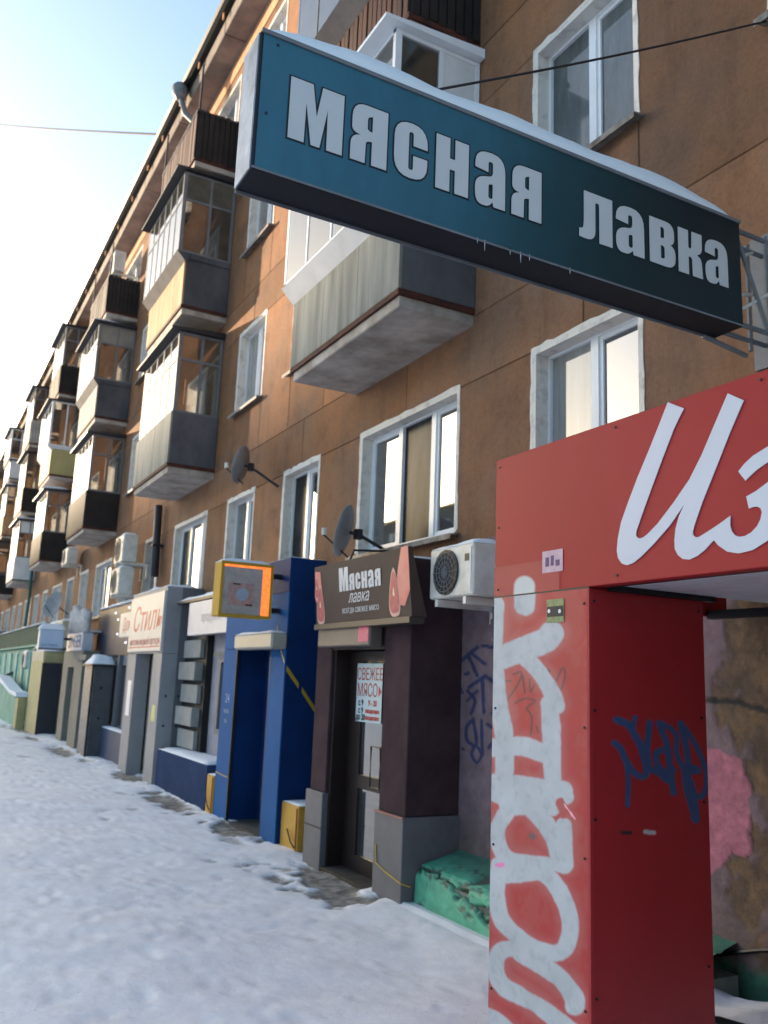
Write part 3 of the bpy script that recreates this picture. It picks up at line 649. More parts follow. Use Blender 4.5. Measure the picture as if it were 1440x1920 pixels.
# ------------------------------------------------------------------ painted grids (graffiti, peeling plaster)
def seg_dist(px_, pz_, pts):
    d = np.full(px_.shape, 1e9)
    for (a, b) in zip(pts[:-1], pts[1:]):
        ax, az = a; bx, bz = b; vx, vz = bx-ax, bz-az; L2 = vx*vx+vz*vz+1e-12
        t = np.clip(((px_-ax)*vx+(pz_-az)*vz)/L2, 0, 1); d = np.minimum(d, np.hypot(px_-ax-t*vx, pz_-az-t*vz))
    return d
def inpoly(x, y, poly):
    c = np.zeros(x.shape, bool); n = len(poly)
    for i in range(n):
        x0, y0 = poly[i]; x1, y1 = poly[(i+1) % n]
        cond = ((y0 > y) != (y1 > y)) & (x < (x1-x0)*(y-y0)/(y1-y0+1e-12)+x0); c ^= cond
    return c
def proj(x, y, z):
    x, y, z = np.broadcast_arrays(x, y, z); c = np.tensordot(np.stack([x, y, z-H], -1), R, axes=([-1], [0])); return 720+FPX*c[..., 0]/-c[..., 2], 960-FPX*c[..., 1]/-c[..., 2]
def smooth_pts(p, n=6):
    if len(p) < 3: return p
    q = [p[0]]+list(p)+[p[-1]]; out = []
    for i in range(1, len(q)-2):
        for k in range(n):
            t = k/n; a, b, c, d_ = [np.array(q[i+j-1], float) for j in range(4)]
            out.append(tuple(.5*((2*b)+(-a+c)*t+(2*a-5*b+4*c-d_)*t*t+(-a+3*b-3*c+d_)*t**3)))
    out.append(tuple(p[-1])); return out
def grid(name, U, V, to3, color, m, parent, relief=None):
    vs = [to3(u, v, relief[i, j] if relief is not None else 0) for i, u in enumerate(U) for j, v in enumerate(V)]
    o0 = world_loc(parent) if parent is not None else (0, 0, 0); vs = [(a-o0[0], b-o0[1], c-o0[2]) for a, b, c in vs]
    nu, nv = len(U), len(V); idx = np.arange(nu*nv).reshape(nu, nv); f = np.stack([idx[:-1, :-1], idx[1:, :-1], idx[1:, 1:], idx[:-1, 1:]], -1).reshape(-1, 4)
    me = bpy.data.meshes.new(name); me.from_pydata(vs, [], f.tolist())
    ca = me.color_attributes.new('Col', 'FLOAT_COLOR', 'POINT'); rgba = np.ones((nu*nv, 4), np.float32); rgba[:, :3] = color.reshape(-1, 3); ca.data.foreach_set('color', rgba.reshape(-1))
    me.polygons.foreach_set('use_smooth', [True]*len(me.polygons))
    return link(name, me, m, parent)
def nz2(U, V, s, o=0., oct_=4):
    out = np.zeros((len(U), len(V)))
    for i, u in enumerate(U):
        for j, v in enumerate(V): out[i, j] = mnoise.fractal(Vector((u*s+o, v*s, o)), .6, 2.0, oct_)
    return out
def ss(a, b, x): t = np.clip((x-a)/(b-a), 0, 1); return t*t*(3-2*t)

# ------------------------------------------------------------------ red kiosk
RX = 2.45; RY1 = 3.43; RY0 = -1.6; PY = 2.765; RXB = 3.11
RED = np.array(hexl('#9a2b2e')); 
def red_kiosk():
    t = thing('red_kiosk_entrance', 'red shop entrance canopy with pillar and white script lettering beginning Из', 'shop entrance', (RX, PY, 0))
    mr = mat('red_panel', tuple(RED*np.array([1.05, .9, .9])), .55, .04, 2., spec=.2)
    zb, zt = 2.118, 2.79
    B(RX, RX+.06, RY0, RY1, zb, zt).build('fascia', mr, t, bevel=.003)
    B(RX+.06, WX-.16, RY1-.05, RY1, zb+.004, zt-.002).build('end_panel', mr, t)
    B(RX+.06, WX-.16, RY0, RY1-.05, zt-.06, zt-.01).build('canopy_top', M_DARKM, t)
    # soffit of white slats
    x = RX+.08; n = 0; mw = mat('soffit_white', '#d0d1d6', .5, .08, 3)
    sm = B(0, .088, RY0, PY-.02, zb+.012, zb+.03).mesh('soffit_slat', (0, PY, 0)); sm.materials.append(mw)
    while x < 3.7: link('soffit_slat', sm, None, t, (x-RX, 0, 0)); x += .098
    B(3.82, 3.86, RY0, RY1-.06, zb-.015, zb+.03).build('soffit_edge_beam', M_BLACK, t)
    B(RX+.07, RX+.10, RY0, PY, zb+.002, zb+.011).build('soffit_edge_beam', M_BLACK, t)
    B(RX+.10, RXB+.05, PY-.035, PY+.0, zb-.012, zb+.01).build('soffit_edge_beam', M_BLACK, t)
    # pillar
    MB().box(RX+.004, RXB, PY+.004, RY1-.002, -.1, zb-.004).build('pillar', mr, t)
    MB().box(RX+.004, RXB, 1.15, 1.80, -.1, zb-.004).build('pillar', mr, t)  # second pillar out of view, added to keep light off the side face
    # painted front face (graffiti), facing the street
    U = np.linspace(PY, RY1, 150); V = np.linspace(-.1, zb-.004, 470)
    UU, VV = np.meshgrid(U, V, indexing='ij'); colr = np.zeros(UU.shape+(3,)); nz = nz2(U, V, 5., 1.); nzf = nz2(U, V, 22., 4., 2)
    base = RED*np.array([1.15, 1.0, 1.0]); colr[:] = base; colr *= (1+.06*nz[..., None])
    fade = ss(.2, -.2, nz+.1)*.25
    colr = colr*(1-fade[..., None])+np.array([.42, .10, .09])*fade[..., None]
    PU, PV = proj(RX, UU, VV)
    def P2(X, Y, sc, ox, oy): return (ox+X/sc, oy+Y/sc)
    c2 = lambda L: [P2(x, y, 4.57, 890, 1080) for x, y in L]; c3 = lambda L: [P2(x, y, 4.365, 890, 1480) for x, y in L]
    pxm = 1.0
    marker = [(c2([(235, 895), (310, 900)]), 2), (c2([(330, 845), (400, 825), (375, 920), (290, 1050)]), 2), (c2([(410, 850), (430, 1000)]), 2.4), (c2([(470, 890), (480, 990), (510, 930)]), 2), (c2([(700, 900), (755, 785), (775, 850), (745, 970)]), 2), (c2([(600, 800), (640, 815)]), 3.2), (c2([(350, 1090), (430, 1050), (520, 1070), (450, 1130), (490, 1210), (480, 1360)]), 2.2), (c2([(530, 1290), (545, 1340)]), 2)]
    for s, r in marker:
        a = 1-ss(r*.5, r*1.2, seg_dist(PU, PV, smooth_pts(s))/pxm); colr = colr*(1-.8*a[..., None])+np.array([.06, .02, .03])*.8*a[..., None]
    strokes = [(c2([(430, 90), (420, 250)]), 19), (c2([(175, 250), (165, 600), (175, 850), (205, 1080), (245, 1300), (255, 1480), (250, 1700), (200, 1850)]), 17),
        (c2([(180, 720), (350, 650), (600, 560), (665, 490)]), 22), (c2([(430, 690), (560, 840), (660, 990), (700, 1110)]), 15), (c2([(640, 1100), (650, 1280), (660, 1500), (670, 1800)]), 16),
        (c2([(160, 1470), (400, 1460), (620, 1530)]), 17), (c2([(170, 1790), (400, 1810), (740, 1850)]), 21), (c3([(135, 30), (400, 80), (740, 60)]), 15),
        (c3([(290, 150), (195, 300), (200, 460), (280, 570), (450, 600), (620, 620)]), 14), (c3([(480, 170), (590, 300), (670, 450), (700, 600)]), 17), (c3([(300, 110), (620, 120)]), 22), (c3([(730, 300), (735, 620)]), 15),
        (c3([(200, 620), (175, 880), (230, 1080), (380, 1230), (560, 1330), (720, 1320), (780, 1180), (765, 1000), (690, 830), (560, 690), (380, 690), (230, 700)]), 15),
        (c3([(560, 1340), (340, 1300), (200, 1340), (170, 1480), (240, 1610), (400, 1700), (560, 1800), (700, 1910), (800, 1990)]), 16), (c3([(380, 1340), (560, 1450), (720, 1570), (810, 1700), (820, 1770)]), 17), (c3([(100, 1850), (250, 1960), (380, 2100)]), 15)]
    wm = np.zeros(UU.shape); haze = np.zeros(UU.shape)
    for s, r in strokes:
        dd = seg_dist(PU, PV, smooth_pts(s))/pxm; rj = r+nz*2.6; wm = np.maximum(wm, 1-ss(rj-1.8, rj+3.0, dd)); haze = np.maximum(haze, .10*(1-ss(r, r+22, dd)))
    # scratches that show the red again
    for s, r in ((c3([(700, 110), (740, 200)]), 11), (c3([(720, 230), (780, 190)]), 5)):
        wm *= 1-(1-ss(r*.6, r*1.0, seg_dist(PU, PV, s)/pxm+nzf*3))
    wc = np.array([.42, .45, .49])*(1+.10*nz[..., None]-.10*ss(.1, .6, nzf)[..., None])
    colr = colr*(1-haze[..., None])+np.array([.5, .5, .5])*haze[..., None]
    colr = colr*(1-wm[..., None])+wc*wm[..., None]
    for s, r, c in ((c3([(180, 620), (225, 620)]), 5, (.75, .2, .45)), (c3([(465, 380), (475, 385)]), 6, (.12, .08, .09)), (c3([(730, 120), (820, 240)]), 2, (.8, .35, .42))):
        a = 1-ss(r*.6, r, seg_dist(PU, PV, s)/pxm+nzf*2); colr = colr*(1-a[..., None])+np.array(c)*a[..., None]
    mg = attr_mat('graffiti_red_paint', .6, 0, var=.05)
    grid('painted_front', U, V, lambda u, v, r: (RX, u, v), np.clip(colr, 0, 1), mg, t)
    # spray overspill onto the fascia
    U2 = np.linspace(2.95, 3.43, 60); V2 = np.linspace(zb+.001, zb+.14, 24); UU, VV = np.meshgrid(U2, V2, indexing='ij'); cc = np.zeros(UU.shape+(3,)); cc[:] = RED
    PU, PV = proj(RX, UU, VV); dd = seg_dist(PU, PV, strokes[0][0])/pxm; a = 1-ss(17, 22, dd); cc = cc*(1-a[..., None])+np.array([.5, .52, .53])*a[..., None]
    grid('spray_overspill', U2, V2, lambda u, v, r: (RX-.0015, u, v), cc, mg, t)
    # side face with the blue tag
    U = np.linspace(RX+.0, RXB, 190); V = np.linspace(-.1, zb-.01, 420); UU, VV = np.meshgrid(U, V, indexing='ij'); cs_ = np.zeros(UU.shape+(3,)); cs_[:] = RED*np.array([.98, .68, .70])  # side red darkened, shade under the canopy put into the colour
    q4 = lambda L: [(1100+x/4.235, 1300+y/4.235) for x, y in L]; PU, PV = proj(UU, PY, VV)
    pm = 1.0
    bl = [([(220, 395), (270, 440), (310, 530), (370, 620), (440, 665), (490, 600), (480, 450), (500, 235)], 6.5), ([(315, 560), (332, 700), (325, 890)], 5), ([(240, 210), (330, 250), (380, 330), (430, 420), (470, 560)], 7.5), ([(385, 190), (365, 270), (300, 240)], 5),
          ([(575, 240), (635, 400), (660, 560), (690, 790)], 6.5), ([(590, 235), (705, 320), (715, 480), (770, 600)], 5.5), ([(640, 445), (560, 470), (560, 560), (610, 620), (690, 610)], 6.5), ([(470, 600), (560, 620), (640, 690)], 7),
          ([(745, 240), (785, 400), (805, 560), (785, 700), (820, 850), (870, 1010)], 6.5), ([(760, 250), (860, 400), (930, 560), (955, 700), (920, 815), (860, 800), (830, 700)], 5.5), ([(870, 610), (790, 620), (845, 850), (862, 990)], 9)]
    for s, r in bl:
        a = 1-ss(r-1.2, r+.8, seg_dist(PU, PV, smooth_pts(q4(s)))/pm); a = np.clip(a, 0, 1); cs_ = cs_*(1-a[..., None])+np.array([.035, .07, .16])*a[..., None]
    for s, r, c in (([(280, 1105), (350, 1108)], 4, (.03, .02, .02)), ([(465, 1100), (535, 1108)], 4.5, (.45, .42, .42)), ([(28, 1100), (34, 1112)], 3, (.02, .01, .01)), ([(18, 150), (24, 165)], 4, (.1, .06, .06))):
        a = 1-ss(r*.6, r+.6, seg_dist(PU, PV, q4(s))/pm); cs_ = cs_*(1-a[..., None])+np.array(c)*a[..., None]
    grid('painted_side', U, V, lambda u, v, r: (u, PY, v), np.clip(cs_, 0, 1), attr_mat('shaded_side_red', .35, 0, var=.05), t)
    B(RX-.004, RX+.012, PY-.004, PY+.010, -.05, zb-.006).build('corner_trim', mat('red_trim', tuple(RED*1.1), .3, .04, 2), t)
    # script lettering
    o = [(545, 262), (690, 318), (645, 405), (600, 500), (500, 760), (400, 1030), (310, 1280), (262, 1420), (258, 1455), (270, 1478), (292, 1487), (322, 1478), (360, 1450), (450, 1358), (600, 1160), (740, 955), (850, 735), (960, 475), (1085, 182), (1228, 245), (1100, 545), (960, 900), (860, 1150), (790, 1350), (770, 1425), (775, 1458), (795, 1477), (825, 1474), (900, 1428), (1000, 1362), (1110, 1282), (1106, 1370), (1122, 1425), (1150, 1458), (1190, 1473), (1240, 1465), (1300, 1430), (1350, 1375), (1380, 1315), (1392, 1250), (1380, 1215), (1350, 1200), (1320, 1203), (1275, 1218), (1252, 1110), (1340, 1060), (1440, 985), (1500, 925), (1545, 850), (1540, 790), (1500, 775), (1440, 805), (1340, 875), (1245, 967), (1180, 885), (1230, 820), (1310, 745), (1440, 663), (1560, 620), (1680, 650), (1710, 760), (1650, 900), (1560, 1010), (1610, 1100), (1600, 1250), (1540, 1400), (1440, 1508), (1310, 1592), (1180, 1622), (1080, 1605), (1000, 1550), (960, 1503), (880, 1590), (810, 1645), (740, 1678), (680, 1672), (635, 1635), (608, 1580), (605, 1500), (615, 1400), (645, 1290), (690, 1188), (560, 1375), (420, 1535), (300, 1655), (230, 1710), (180, 1728), (130, 1712), (98, 1665), (86, 1600), (95, 1490), (125, 1340), (185, 1170), (270, 945), (380, 680), (470, 455)]
    pts = [(lambda p: (-p[1], p[2]))(px(1140+x/4.8, 700+y/4.8, RX)) for x, y in o]
    shape('lettering', [pts], FACE_X, (RX-.003, 0, 0), mat('lettering_white', '#c3c8d6', .4, .03, 3), t, ext=.0015)
    # stickers
    def stick(u0, v0, u1, v1, name, m, lift=.002):
        a = px(u0, v0, RX); b = px(u1, v1, RX); return B(RX-lift-.001, RX-lift+.0004, b[1], a[1], b[2], a[2]).build(name, m, t)
    stick(1018, 1035, 1056, 1070, 'sticker', mat('sticker_pink', '#c9a9b8', .6, .1, 30))
    m1 = mat('sticker_ink', '#5d3f6e', .6, .1, 30)
    for (a, b_, c, d_) in ((1024, 1046, 1030, 1062), (1034, 1042, 1039, 1060), (1043, 1050, 1050, 1060)): stick(a, b_, c, d_, 'sticker_print', m1, .0035)
    stick(1026, 1125, 1058, 1166, 'sticker', mat('sticker_olive', '#8f9a6a', .6, .2, 40)); stick(1027, 1138, 1057, 1155, 'sticker_print', mat('sticker_black', '#20262a', .6, .1, 30), .0035)
    for u in (1031, 1051): 
        p = px(u, 1146, RX); MB().tube([(RX-.0045, p[1], p[2]), (RX-.006, p[1], p[2])], .009, 10).build('sticker_print', M_PVC, t)
    sc_ = MB().tube([(0, 0, 0), (-.004, 0, 0)], .0055, 8).mesh('screw'); sc_.materials.append(M_DARKM)
    for (yy, zz) in [(RY1-.03, 2.15), (RY1-.03, 2.75), (RY1-.03, 2.45), (2.6, 2.76), (2.6, 2.15), (1.9, 2.76)]+[(PY+.03, q_) for q_ in (.5, 1.05, 1.55, 2.05)]+[(RY1-.025, q_) for q_ in (.4, 1.0, 1.6)]: link('screw', sc_, None, t, (-.0015, yy-PY, zz))
    sc2 = MB().tube([(0, 0, 0), (0, -.004, 0)], .006, 8).mesh('screw'); sc2.materials.append(M_DARKM)
    for (xx, zz) in [(RX+.025, q_) for q_ in (.55, 1.2, 1.62, 2.06)]+[(RXB-.03, q_) for q_ in (.6, 1.25, 1.6, 2.06)]: link('screw', sc2, None, t, (xx-RX, -.0015, zz))
    B(RX-.0006, RX+.0, PY, RY1, zb-.006, zb+.002).build('panel_seam', M_BLACK, t)
    snow_cap('snow_cap', RX+.05, WX-.2, RY0, RY1, zt-.01, .05, t, seed=9)
red_kiosk()

# ------------------------------------------------------------------ peeling ground-floor wall beside the kiosk
def plaster_wall():
    t = thing('plaster_wall', 'peeling mauve plaster wall with pink patch and blue tags between butcher portal and red kiosk', 'wall', (WX-.03, 3, 0))
    U = np.linspace(2.0, 6.28, 330); V = np.linspace(-.1, 2.9, 240); UU, VV = np.meshgrid(U, V, indexing='ij')
    n1 = nz2(U, V, 1.6, 2.2); n2 = nz2(U, V, 6., 7.); n3 = nz2(U, V, 22., 3., 3)
    c = np.zeros(UU.shape+(3,)); c[:] = hexl('#75636a'); c *= (1+.14*n2+.06*n3)[..., None]
    def blend(mask, colr): 
        nonlocal c; c = c*(1-mask[..., None])+np.array(colr)*(1+.22*n3+.18*n2)[..., None]*mask[..., None]
    low = ss(.9, .1, VV+.25*n1); blend(low*.7, hexl('#5d5048'))
    # exposed ochre render
    rend = ss(-.06, .12, n1*.5+n2*.22+(3.52-UU)*1.05+.15*(VV > 1.2)-.02)*(UU < 3.75); relief = -.010*rend
    blend(rend, hexl('#57483d')); blend(rend*ss(.1, .4, n2)*.0, hexl('#7a6044')); blend(rend*ss(-.6, 1.2, n2)*.6, hexl('#806446')); blend(rend*ss(.1, 1.3, -n2)*.5, hexl('#51443c'))
    g = lambda L: [(lambda p: (p[1], p[2]))(px(1100+x/4.235, 1300+y/4.235, WX-.03)) for x, y in L]
    pk = g([(700, 410), (975, 430), (1060, 450), (1120, 485), (1180, 505), (1235, 560), (1250, 640), (1290, 700), (1305, 770), (1275, 850), (1300, 960), (1285, 1040), (1310, 1150), (1305, 1290), (1220, 1300), (1150, 1265), (1080, 1350), (1000, 1420), (700, 1420)])
    jit = .012
    a = inpoly(UU+n3*jit, VV+n2*jit, pk).astype(float); blend(a, hexl('#a8687a')); relief = np.where(a > .5, .0, relief)
    # crack line
    a = 1-ss(.010, .022, seg_dist(UU, VV, [(3.75, 1.655), (3.62, 1.67), (3.45, 1.665), (3.25, 1.62), (2.9, 1.60)])+n3*.008); blend(a, (.03, .028, .028)); relief -= .01*a
    for s, r in ((([(120, 400), (240, 300)]), 7), ([(190, 360), (240, 470)], 6), ([(210, 340), (285, 400)], 6), ([(168, 460), (185, 455)], 6), ([(140, 540), (150, 575)], 5), ([(180, 560), (225, 620), (200, 700)], 6), ([(190, 540), (290, 470)], 7), ([(270, 480), (280, 690)], 6), ([(180, 620), (240, 560)], 5), ([(215, 730), (175, 780), (180, 860), (235, 880), (215, 740)], 6), ([(150, 905), (160, 915)], 5), ([(230, 890), (205, 940), (235, 990), (265, 950), (245, 900)], 5), ([(265, 740), (270, 945)], 6), ([(270, 290), (330, 300)], 6), ([(300, 480), (380, 560), (330, 700)], 7), ([(300, 760), (360, 820), (310, 900)], 6)):
        pts = [(820+x/3.2, 1120+y/3.2) for x, y in s]
        PU, PV = proj(WX-.03, UU, VV); a = 1-ss(r/3.2*1.4, r/3.2*2.0, seg_dist(PU, PV, smooth_pts(pts))); blend(a*.95, (.022, .03, .10))
    gr = ss(.34, .26, VV+.05*n2); blend(gr, hexl('#3d6a55'))
    grid('plaster_face', U, V, lambda u, v, r: (WX-.03-r, u, v), np.clip(c, 0, 1), attr_mat('peeling_plaster', .9, .5, 45, var=.16, scale=9.), t, relief=relief+.006*n2*.5+.004*n3*.4)
    B(WX+.006, WX+.018, 2.0, 6.28, -.1, 2.09).build('wall_core', M_CONC, t)
plaster_wall()
# green broken plinth
def green_plinth():
    t = thing('green_plinth', 'broken green painted concrete plinth with cracks at the foot of the mauve wall', 'plinth', (3.75, 5.6, 0))
    U = np.linspace(3.5, 6.18, 150); V = np.linspace(0, 1, 60); UU, VV = np.meshgrid(U, V, indexing='ij')
    n1 = nz2(U, V*1.2, 2.5, 5.); n2 = nz2(U, V, 9., 1.)
    c = np.zeros(UU.shape+(3,)); c[:] = hexl('#4fa285'); c *= (1+.2*n2+.1*n1)[..., None]
    # v 0..0.55 front face rising, then the sloping top back to the wall
    fz = .27+.03*np.sin(U*2.); prof = []
    rel = -.012*ss(.15, .5, n1)+.004*n2
    crack = 1-ss(.006, .05, np.abs((VV-.42)-.12*np.sin(UU*3.3+.5)-.10*n1-.05*n2)); c = c*(1-.92*crack[..., None]); rel -= .04*crack
    old = ss(.22, .5, n1+.25*n2); c = c*(1-.85*old[..., None])+np.array([.05, .048, .042])*.85*old[..., None]
    top = ss(.60, .85, VV+.15*n1); c = c*(1-.55*top[..., None])+np.array([.06, .07, .06])*.55*top[..., None]
    def to3(u, v, r):
        if v < .5: k = v/.5; x = 3.70+.02*k**3; z = -.08+.36*k; x -= r
        elif v < .62: k = (v-.5)/.12; x = 3.72+.05*math.sin(k*math.pi/2); z = .28+.035*math.sin(k*math.pi/2)+r*.5; 
        else: k = (v-.62)/.38; x = 3.77+.36*k; z = .315+.09*k+r
        return (x, u, z)
    grid('plinth_face', U, V, to3, np.clip(c, 0, 1), attr_mat('green_paint', .6, .5, 30), t, relief=rel)
    B(3.745, WX-.03, 3.5, 6.18, -.1, .24).build('plinth_core', M_CONC, t)
green_plinth()
pl = MB(); 
tag(snow_cap('snow_drift', 3.15, 4.13, 1.2, 3.72, -.02, .30, None, seed=12, n=(16, 30)), 'rounded snow drift behind the red pillar by the wall', 'snow drift')
hr = thing('broken_steel_bar', 'black bent steel bars sticking out of the snow behind the red pillar', 'steel bar', (3.4, 3.2, .3))
MB().tube([(3.15, 3.0, .33), (3.35, 2.95, .30), (3.9, 2.6, .16)], .016, 6).build('bar', M_BLACK, hr)
MB().tube([(3.12, 2.98, .28), (3.13, 3.0, .39)], .022, 6).build('bar', M_BLACK, hr)
MB().tube([(4.1, 3.7, .285), (4.1, 3.33, .41), (4.08, 3.0, .5)], .012, 6).build('bar', M_BLACK, hr)
MB().tube([(3.5, 2.9, .02), (3.45, 2.6, .12), (3.6, 2.3, .05)], .03, 6).build('bar', M_BLACK, hr)

# ------------------------------------------------------------------ brown butcher portal
M_MAUVE = mat('brown_mauve_plaster', '#493a3e', .95, .12, 3, .35, 70, c2='#3a2d32', spec=.1)
M_GPL = mat('grey_plinth_tile', '#68686e', .6, .12, 4, .1, 40)
M_DBR = mat('dark_brown_metal', '#241a1a', .4, .15, 3)
def brown_portal():
    t = thing('butcher_portal', 'dark brown plastered doorway portal with grey plinths and glass door under the butcher sign', 'shop entrance', (3.62, 7.1, 0))
    X = 3.62; ya, yb, yc, yd = 6.22, 6.66, 7.72, 8.06
    B(X, WX-.001, ya, yb, .66, 2.72).build('pilaster', M_MAUVE, t, bevel=.008); B(X, WX-.001, yc, yd, .66, 2.72).build('pilaster', M_MAUVE, t, bevel=.008)
    B(X-.03, WX-.002, ya-.02, yb+.012, -.05, .66).build('plinth', M_GPL, t, bevel=.006)
    B(X-.03, WX-.002, yc-.012, yd+.03, -.05, .66).build('plinth', M_GPL, t, bevel=.006)
    for zz in (.655,): B(X-.036, X-.028, ya-.02, yb+.01, zz-.006, zz+.008).build('plinth_edge', mat('salmon_edge', '#a86a5e', .7, .1, 5), t)
    B(X-.034, X-.029, yc-.012, yd+.03, .338, .352).build('plinth_edge', M_BLACK, t)
    B(X+.01, WX-.003, yb, yc, 1.98, 2.70).build('lintel', M_DBR, t)
    B(X+.06, WX-.003, yb+.002, yb+.05, -.02, 1.98).build('jamb', M_DBR, t); B(X+.03, WX-.003, yc-.05, yc-.002, -.02, 1.98).build('jamb', M_DBR, t)
    B(X-.02, WX-.003, yb, yc, -.06, .02).build('threshold', mat('dirty_step', '#4a443e', .9, .3, 8), t)
    # door
    dx = 3.80; y0, y1 = yb+.05, yc-.05
    
    d_ = MB(); s = .075
    d_.box(dx, dx+.05, y0, y0+s, .02, 1.97); d_.box(dx, dx+.05, y1-.26, y1, .02, 1.97)
    for (a, b_) in ((.02, .16), (.74, .86), (1.88, 1.97)): d_.box(dx, dx+.05, y0+s, y1-.26, a, b_)
    door = d_.build('door', M_DBR, t)
    B(dx+.02, dx+.028, y0+s, y1-.26, .16, .74).build('door_glass', M_GL, door); B(dx+.02, dx+.028, y0+s, y1-.26, .86, 1.88).build('door_glass', M_GL, door)
    MB().tube([(dx-.002, 6.87, 1.14), (dx-.06, 6.87, 1.14), (dx-.062, 6.88, 1.13), (dx-.062, 6.88, .80), (dx-.06, 6.87, .78), (dx-.002, 6.87, .78)], .012, 8).build('door_handle', M_BLACK, door)
    MB().tube([(dx-.06, 6.87, 1.135), (dx-.06, 7.06, 1.135), (dx-.06, 7.06, .79), (dx-.06, 6.87, .79)], .010, 8).build('door_handle', M_BLACK, door)
    # poster
    p = B(dx-.006, dx-.003, 7.0, 7.5, 1.33, 1.86).build('poster', mat('poster_paper', '#b9ccd2', .5, .05, 4), door)
    mr = mat('poster_red', '#b03a37', .5, .05, 4); mk = mat('poster_dark', '#27303a', .5, .1, 5)
    text('poster_lettering', 'СВЕЖЕЕ', FACE_X, (dx-.0075, 7.24, 1.755), .155, mr, door, sx=.80, ext=.0006, offset=.0)
    text('poster_lettering', 'МЯСО', FACE_X, (dx-.0075, 7.28, 1.61), .165, mr, door, sx=.82, ext=.0006, offset=.0)
    MB().prism([(7.06, 1.56), (7.06, 1.66), (7.005, 1.61)], 'x', dx-.0080, dx-.0068).build('poster_arrow', mr, door)
    for (z, q) in ((1.50, 1), (1.43, 1), (1.37, 0)):
        text('poster_lettering', 'с 9' if q else 'до 20', FACE_X, (dx-.0075, 7.40, z), .075, mk, door, ext=.0006, offset=.003)
        text('poster_lettering', '9 - 20' if z > 1.45 else 'ежедневно', FACE_X, (dx-.0075, 7.17, z), .07 if z > 1.45 else .05, mr, door, ext=.0006, offset=.003)
    # air curtain / shutter box and pink notice
    B(3.50, X+.01, 6.72, 7.80, 2.0, 2.20).build('shutter_box', mat('shutter_brown_grey', '#6b6460', .5, .1, 3), t, bevel=.012)
    B(3.495, 3.499, 6.74, 6.93, 2.035, 2.19).build('pink_notice', mat('pink_notice', '#d55f7c', .5, .1, 20), t)
    snow_cap('snow_cap', 3.6, 4.1, ya, yd, 2.72, .05, t, seed=31)
    MB().tube([(X-.035, 6.62, .40), (X-.04, 6.60, .26), (X-.038, 6.45, .22), (X-.036, 6.2, .18), (X+.05, 6.19, .15)], .006, 5).build('yellow_tape', mat('yellow_tape', '#c9a53a', .6, .1, 4), t)
    return t
brown_portal()
def brown_sign():
    t = thing('butcher_fascia_sign', 'taupe tilted shop sign reading Мясная лавка with pink ham slices', 'sign', (3.5, 6.8, 2.2))
    Y0, Y1, z0, z1 = 5.96, 7.78, 2.215, 2.765
    Xb, Xt = 3.47, 3.42
    tilt = (Xt-Xb)/(z1-z0)
    m = MB().prism([(Xb, z0), (Xt, z1), (Xt+.03, z1), (Xb+.14, z0)], 'y', Y0, Y1); m.build('sign_board', mat('taupe_board', '#53453f', .7, .06, 1.5, c2='#463a36', spec=.2), t)
    B(3.46, 3.60, Y0+.02, Y1+.03, z0-.05, z0-.001).build('lower_trim', mat('taupe_trim', '#4d4640', .5, .1, 3), t)
    def pt(y, z, off=.003): return (Xb+tilt*(z-z0)-off, y, z)
    mw = mat('sign_white', '#cdced2', .5, .03, 3); mp = mat('ham_pink', '#c46a66', .5, .12, 25, c2='#a8504f'); ml = mat('ham_rim', '#d9a99a', .5, .06, 10); mb = mat('bone_cream', '#e6cfa6', .5, .05, 9); mo = mat('ham_tail', '#d68c7a', .5, .15, 6, c2='#cf6f6c')
    # lettering sits on the tilted face
    a = math.atan(-tilt); F = Matrix.Rotation(-a, 4, 'Y') @ FACE_X
    F = Matrix.Rotation(math.atan(tilt), 4, 'Y') @ FACE_X
    yy = 7.235
    for c_, w_, h_ in (('м', .185, .215), ('я', .10, .145), ('с', .095, .145), ('н', .105, .145), ('а', .10, .145), ('я', .10, .145)):
        shape('lettering', [fillet(s_, w_, h_) for s_ in GL[c_]], F, pt(yy, 2.49, .005), mw, t, ext=.0008); yy -= w_+.022
    text('lettering', 'лавка', F, pt(6.86, 2.425, .005), .15, mw, t, sx=.95, shear=.35, ext=.0008)
    text('lettering', 'ВСЕГДА СВЕЖЕЕ МЯСО', F, pt(6.84, 2.31, .005), .06, mw, t, sx=1.0, ext=.0008)
    def ham(cy, cz, s, mirror=1):
        out = [(0, 1), (.28, .78), (.55, .2), (.74, -.5), (.6, -.9), (.1, -1.0), (-.45, -.95), (-.72, -.6), (-.62, 0), (-.32, .72)]
        sp = smooth_pts([(x*mirror, y_) for x, y_ in out+[out[0]]], 4)[:-1]
        for k, (sc, mm, off) in enumerate(((1, ml, .004), (.86, mp, .006), (.17, mb, .008))):
            shape('ham_slice' if k == 0 else ('meat' if k == 1 else 'bone'), [[(x*s*sc*.62, y_*s*sc) for x, y_ in sp]], F, pt(cy, cz-(0 if k < 2 else .0), off), mm, t, ext=.0007)
    shape('ham_tail', [[(0, 0), (.10, .30), (.16, .45), (.27, .45), (.27, .1), (.18, -.02)]], F, pt(6.235, 2.32, .0035), mo, t, ext=.0006)
    shape('ham_tail', [[(0, 0), (.0, .28), (.12, .27), (.16, .05), (.1, -.05)]], F, pt(7.77, 2.44, .0035), mo, t, ext=.0006)
    ham(6.22, 2.42, .20); ham(7.66, 2.40, .19); ham(7.735, 2.56, .11)
    MB().tube([(3.5, 7.2, 2.75), (3.6, 7.3, 2.9), (WX, 7.35, 2.95)], .012, 6).build('wire', M_BLACK, t)
brown_sign()

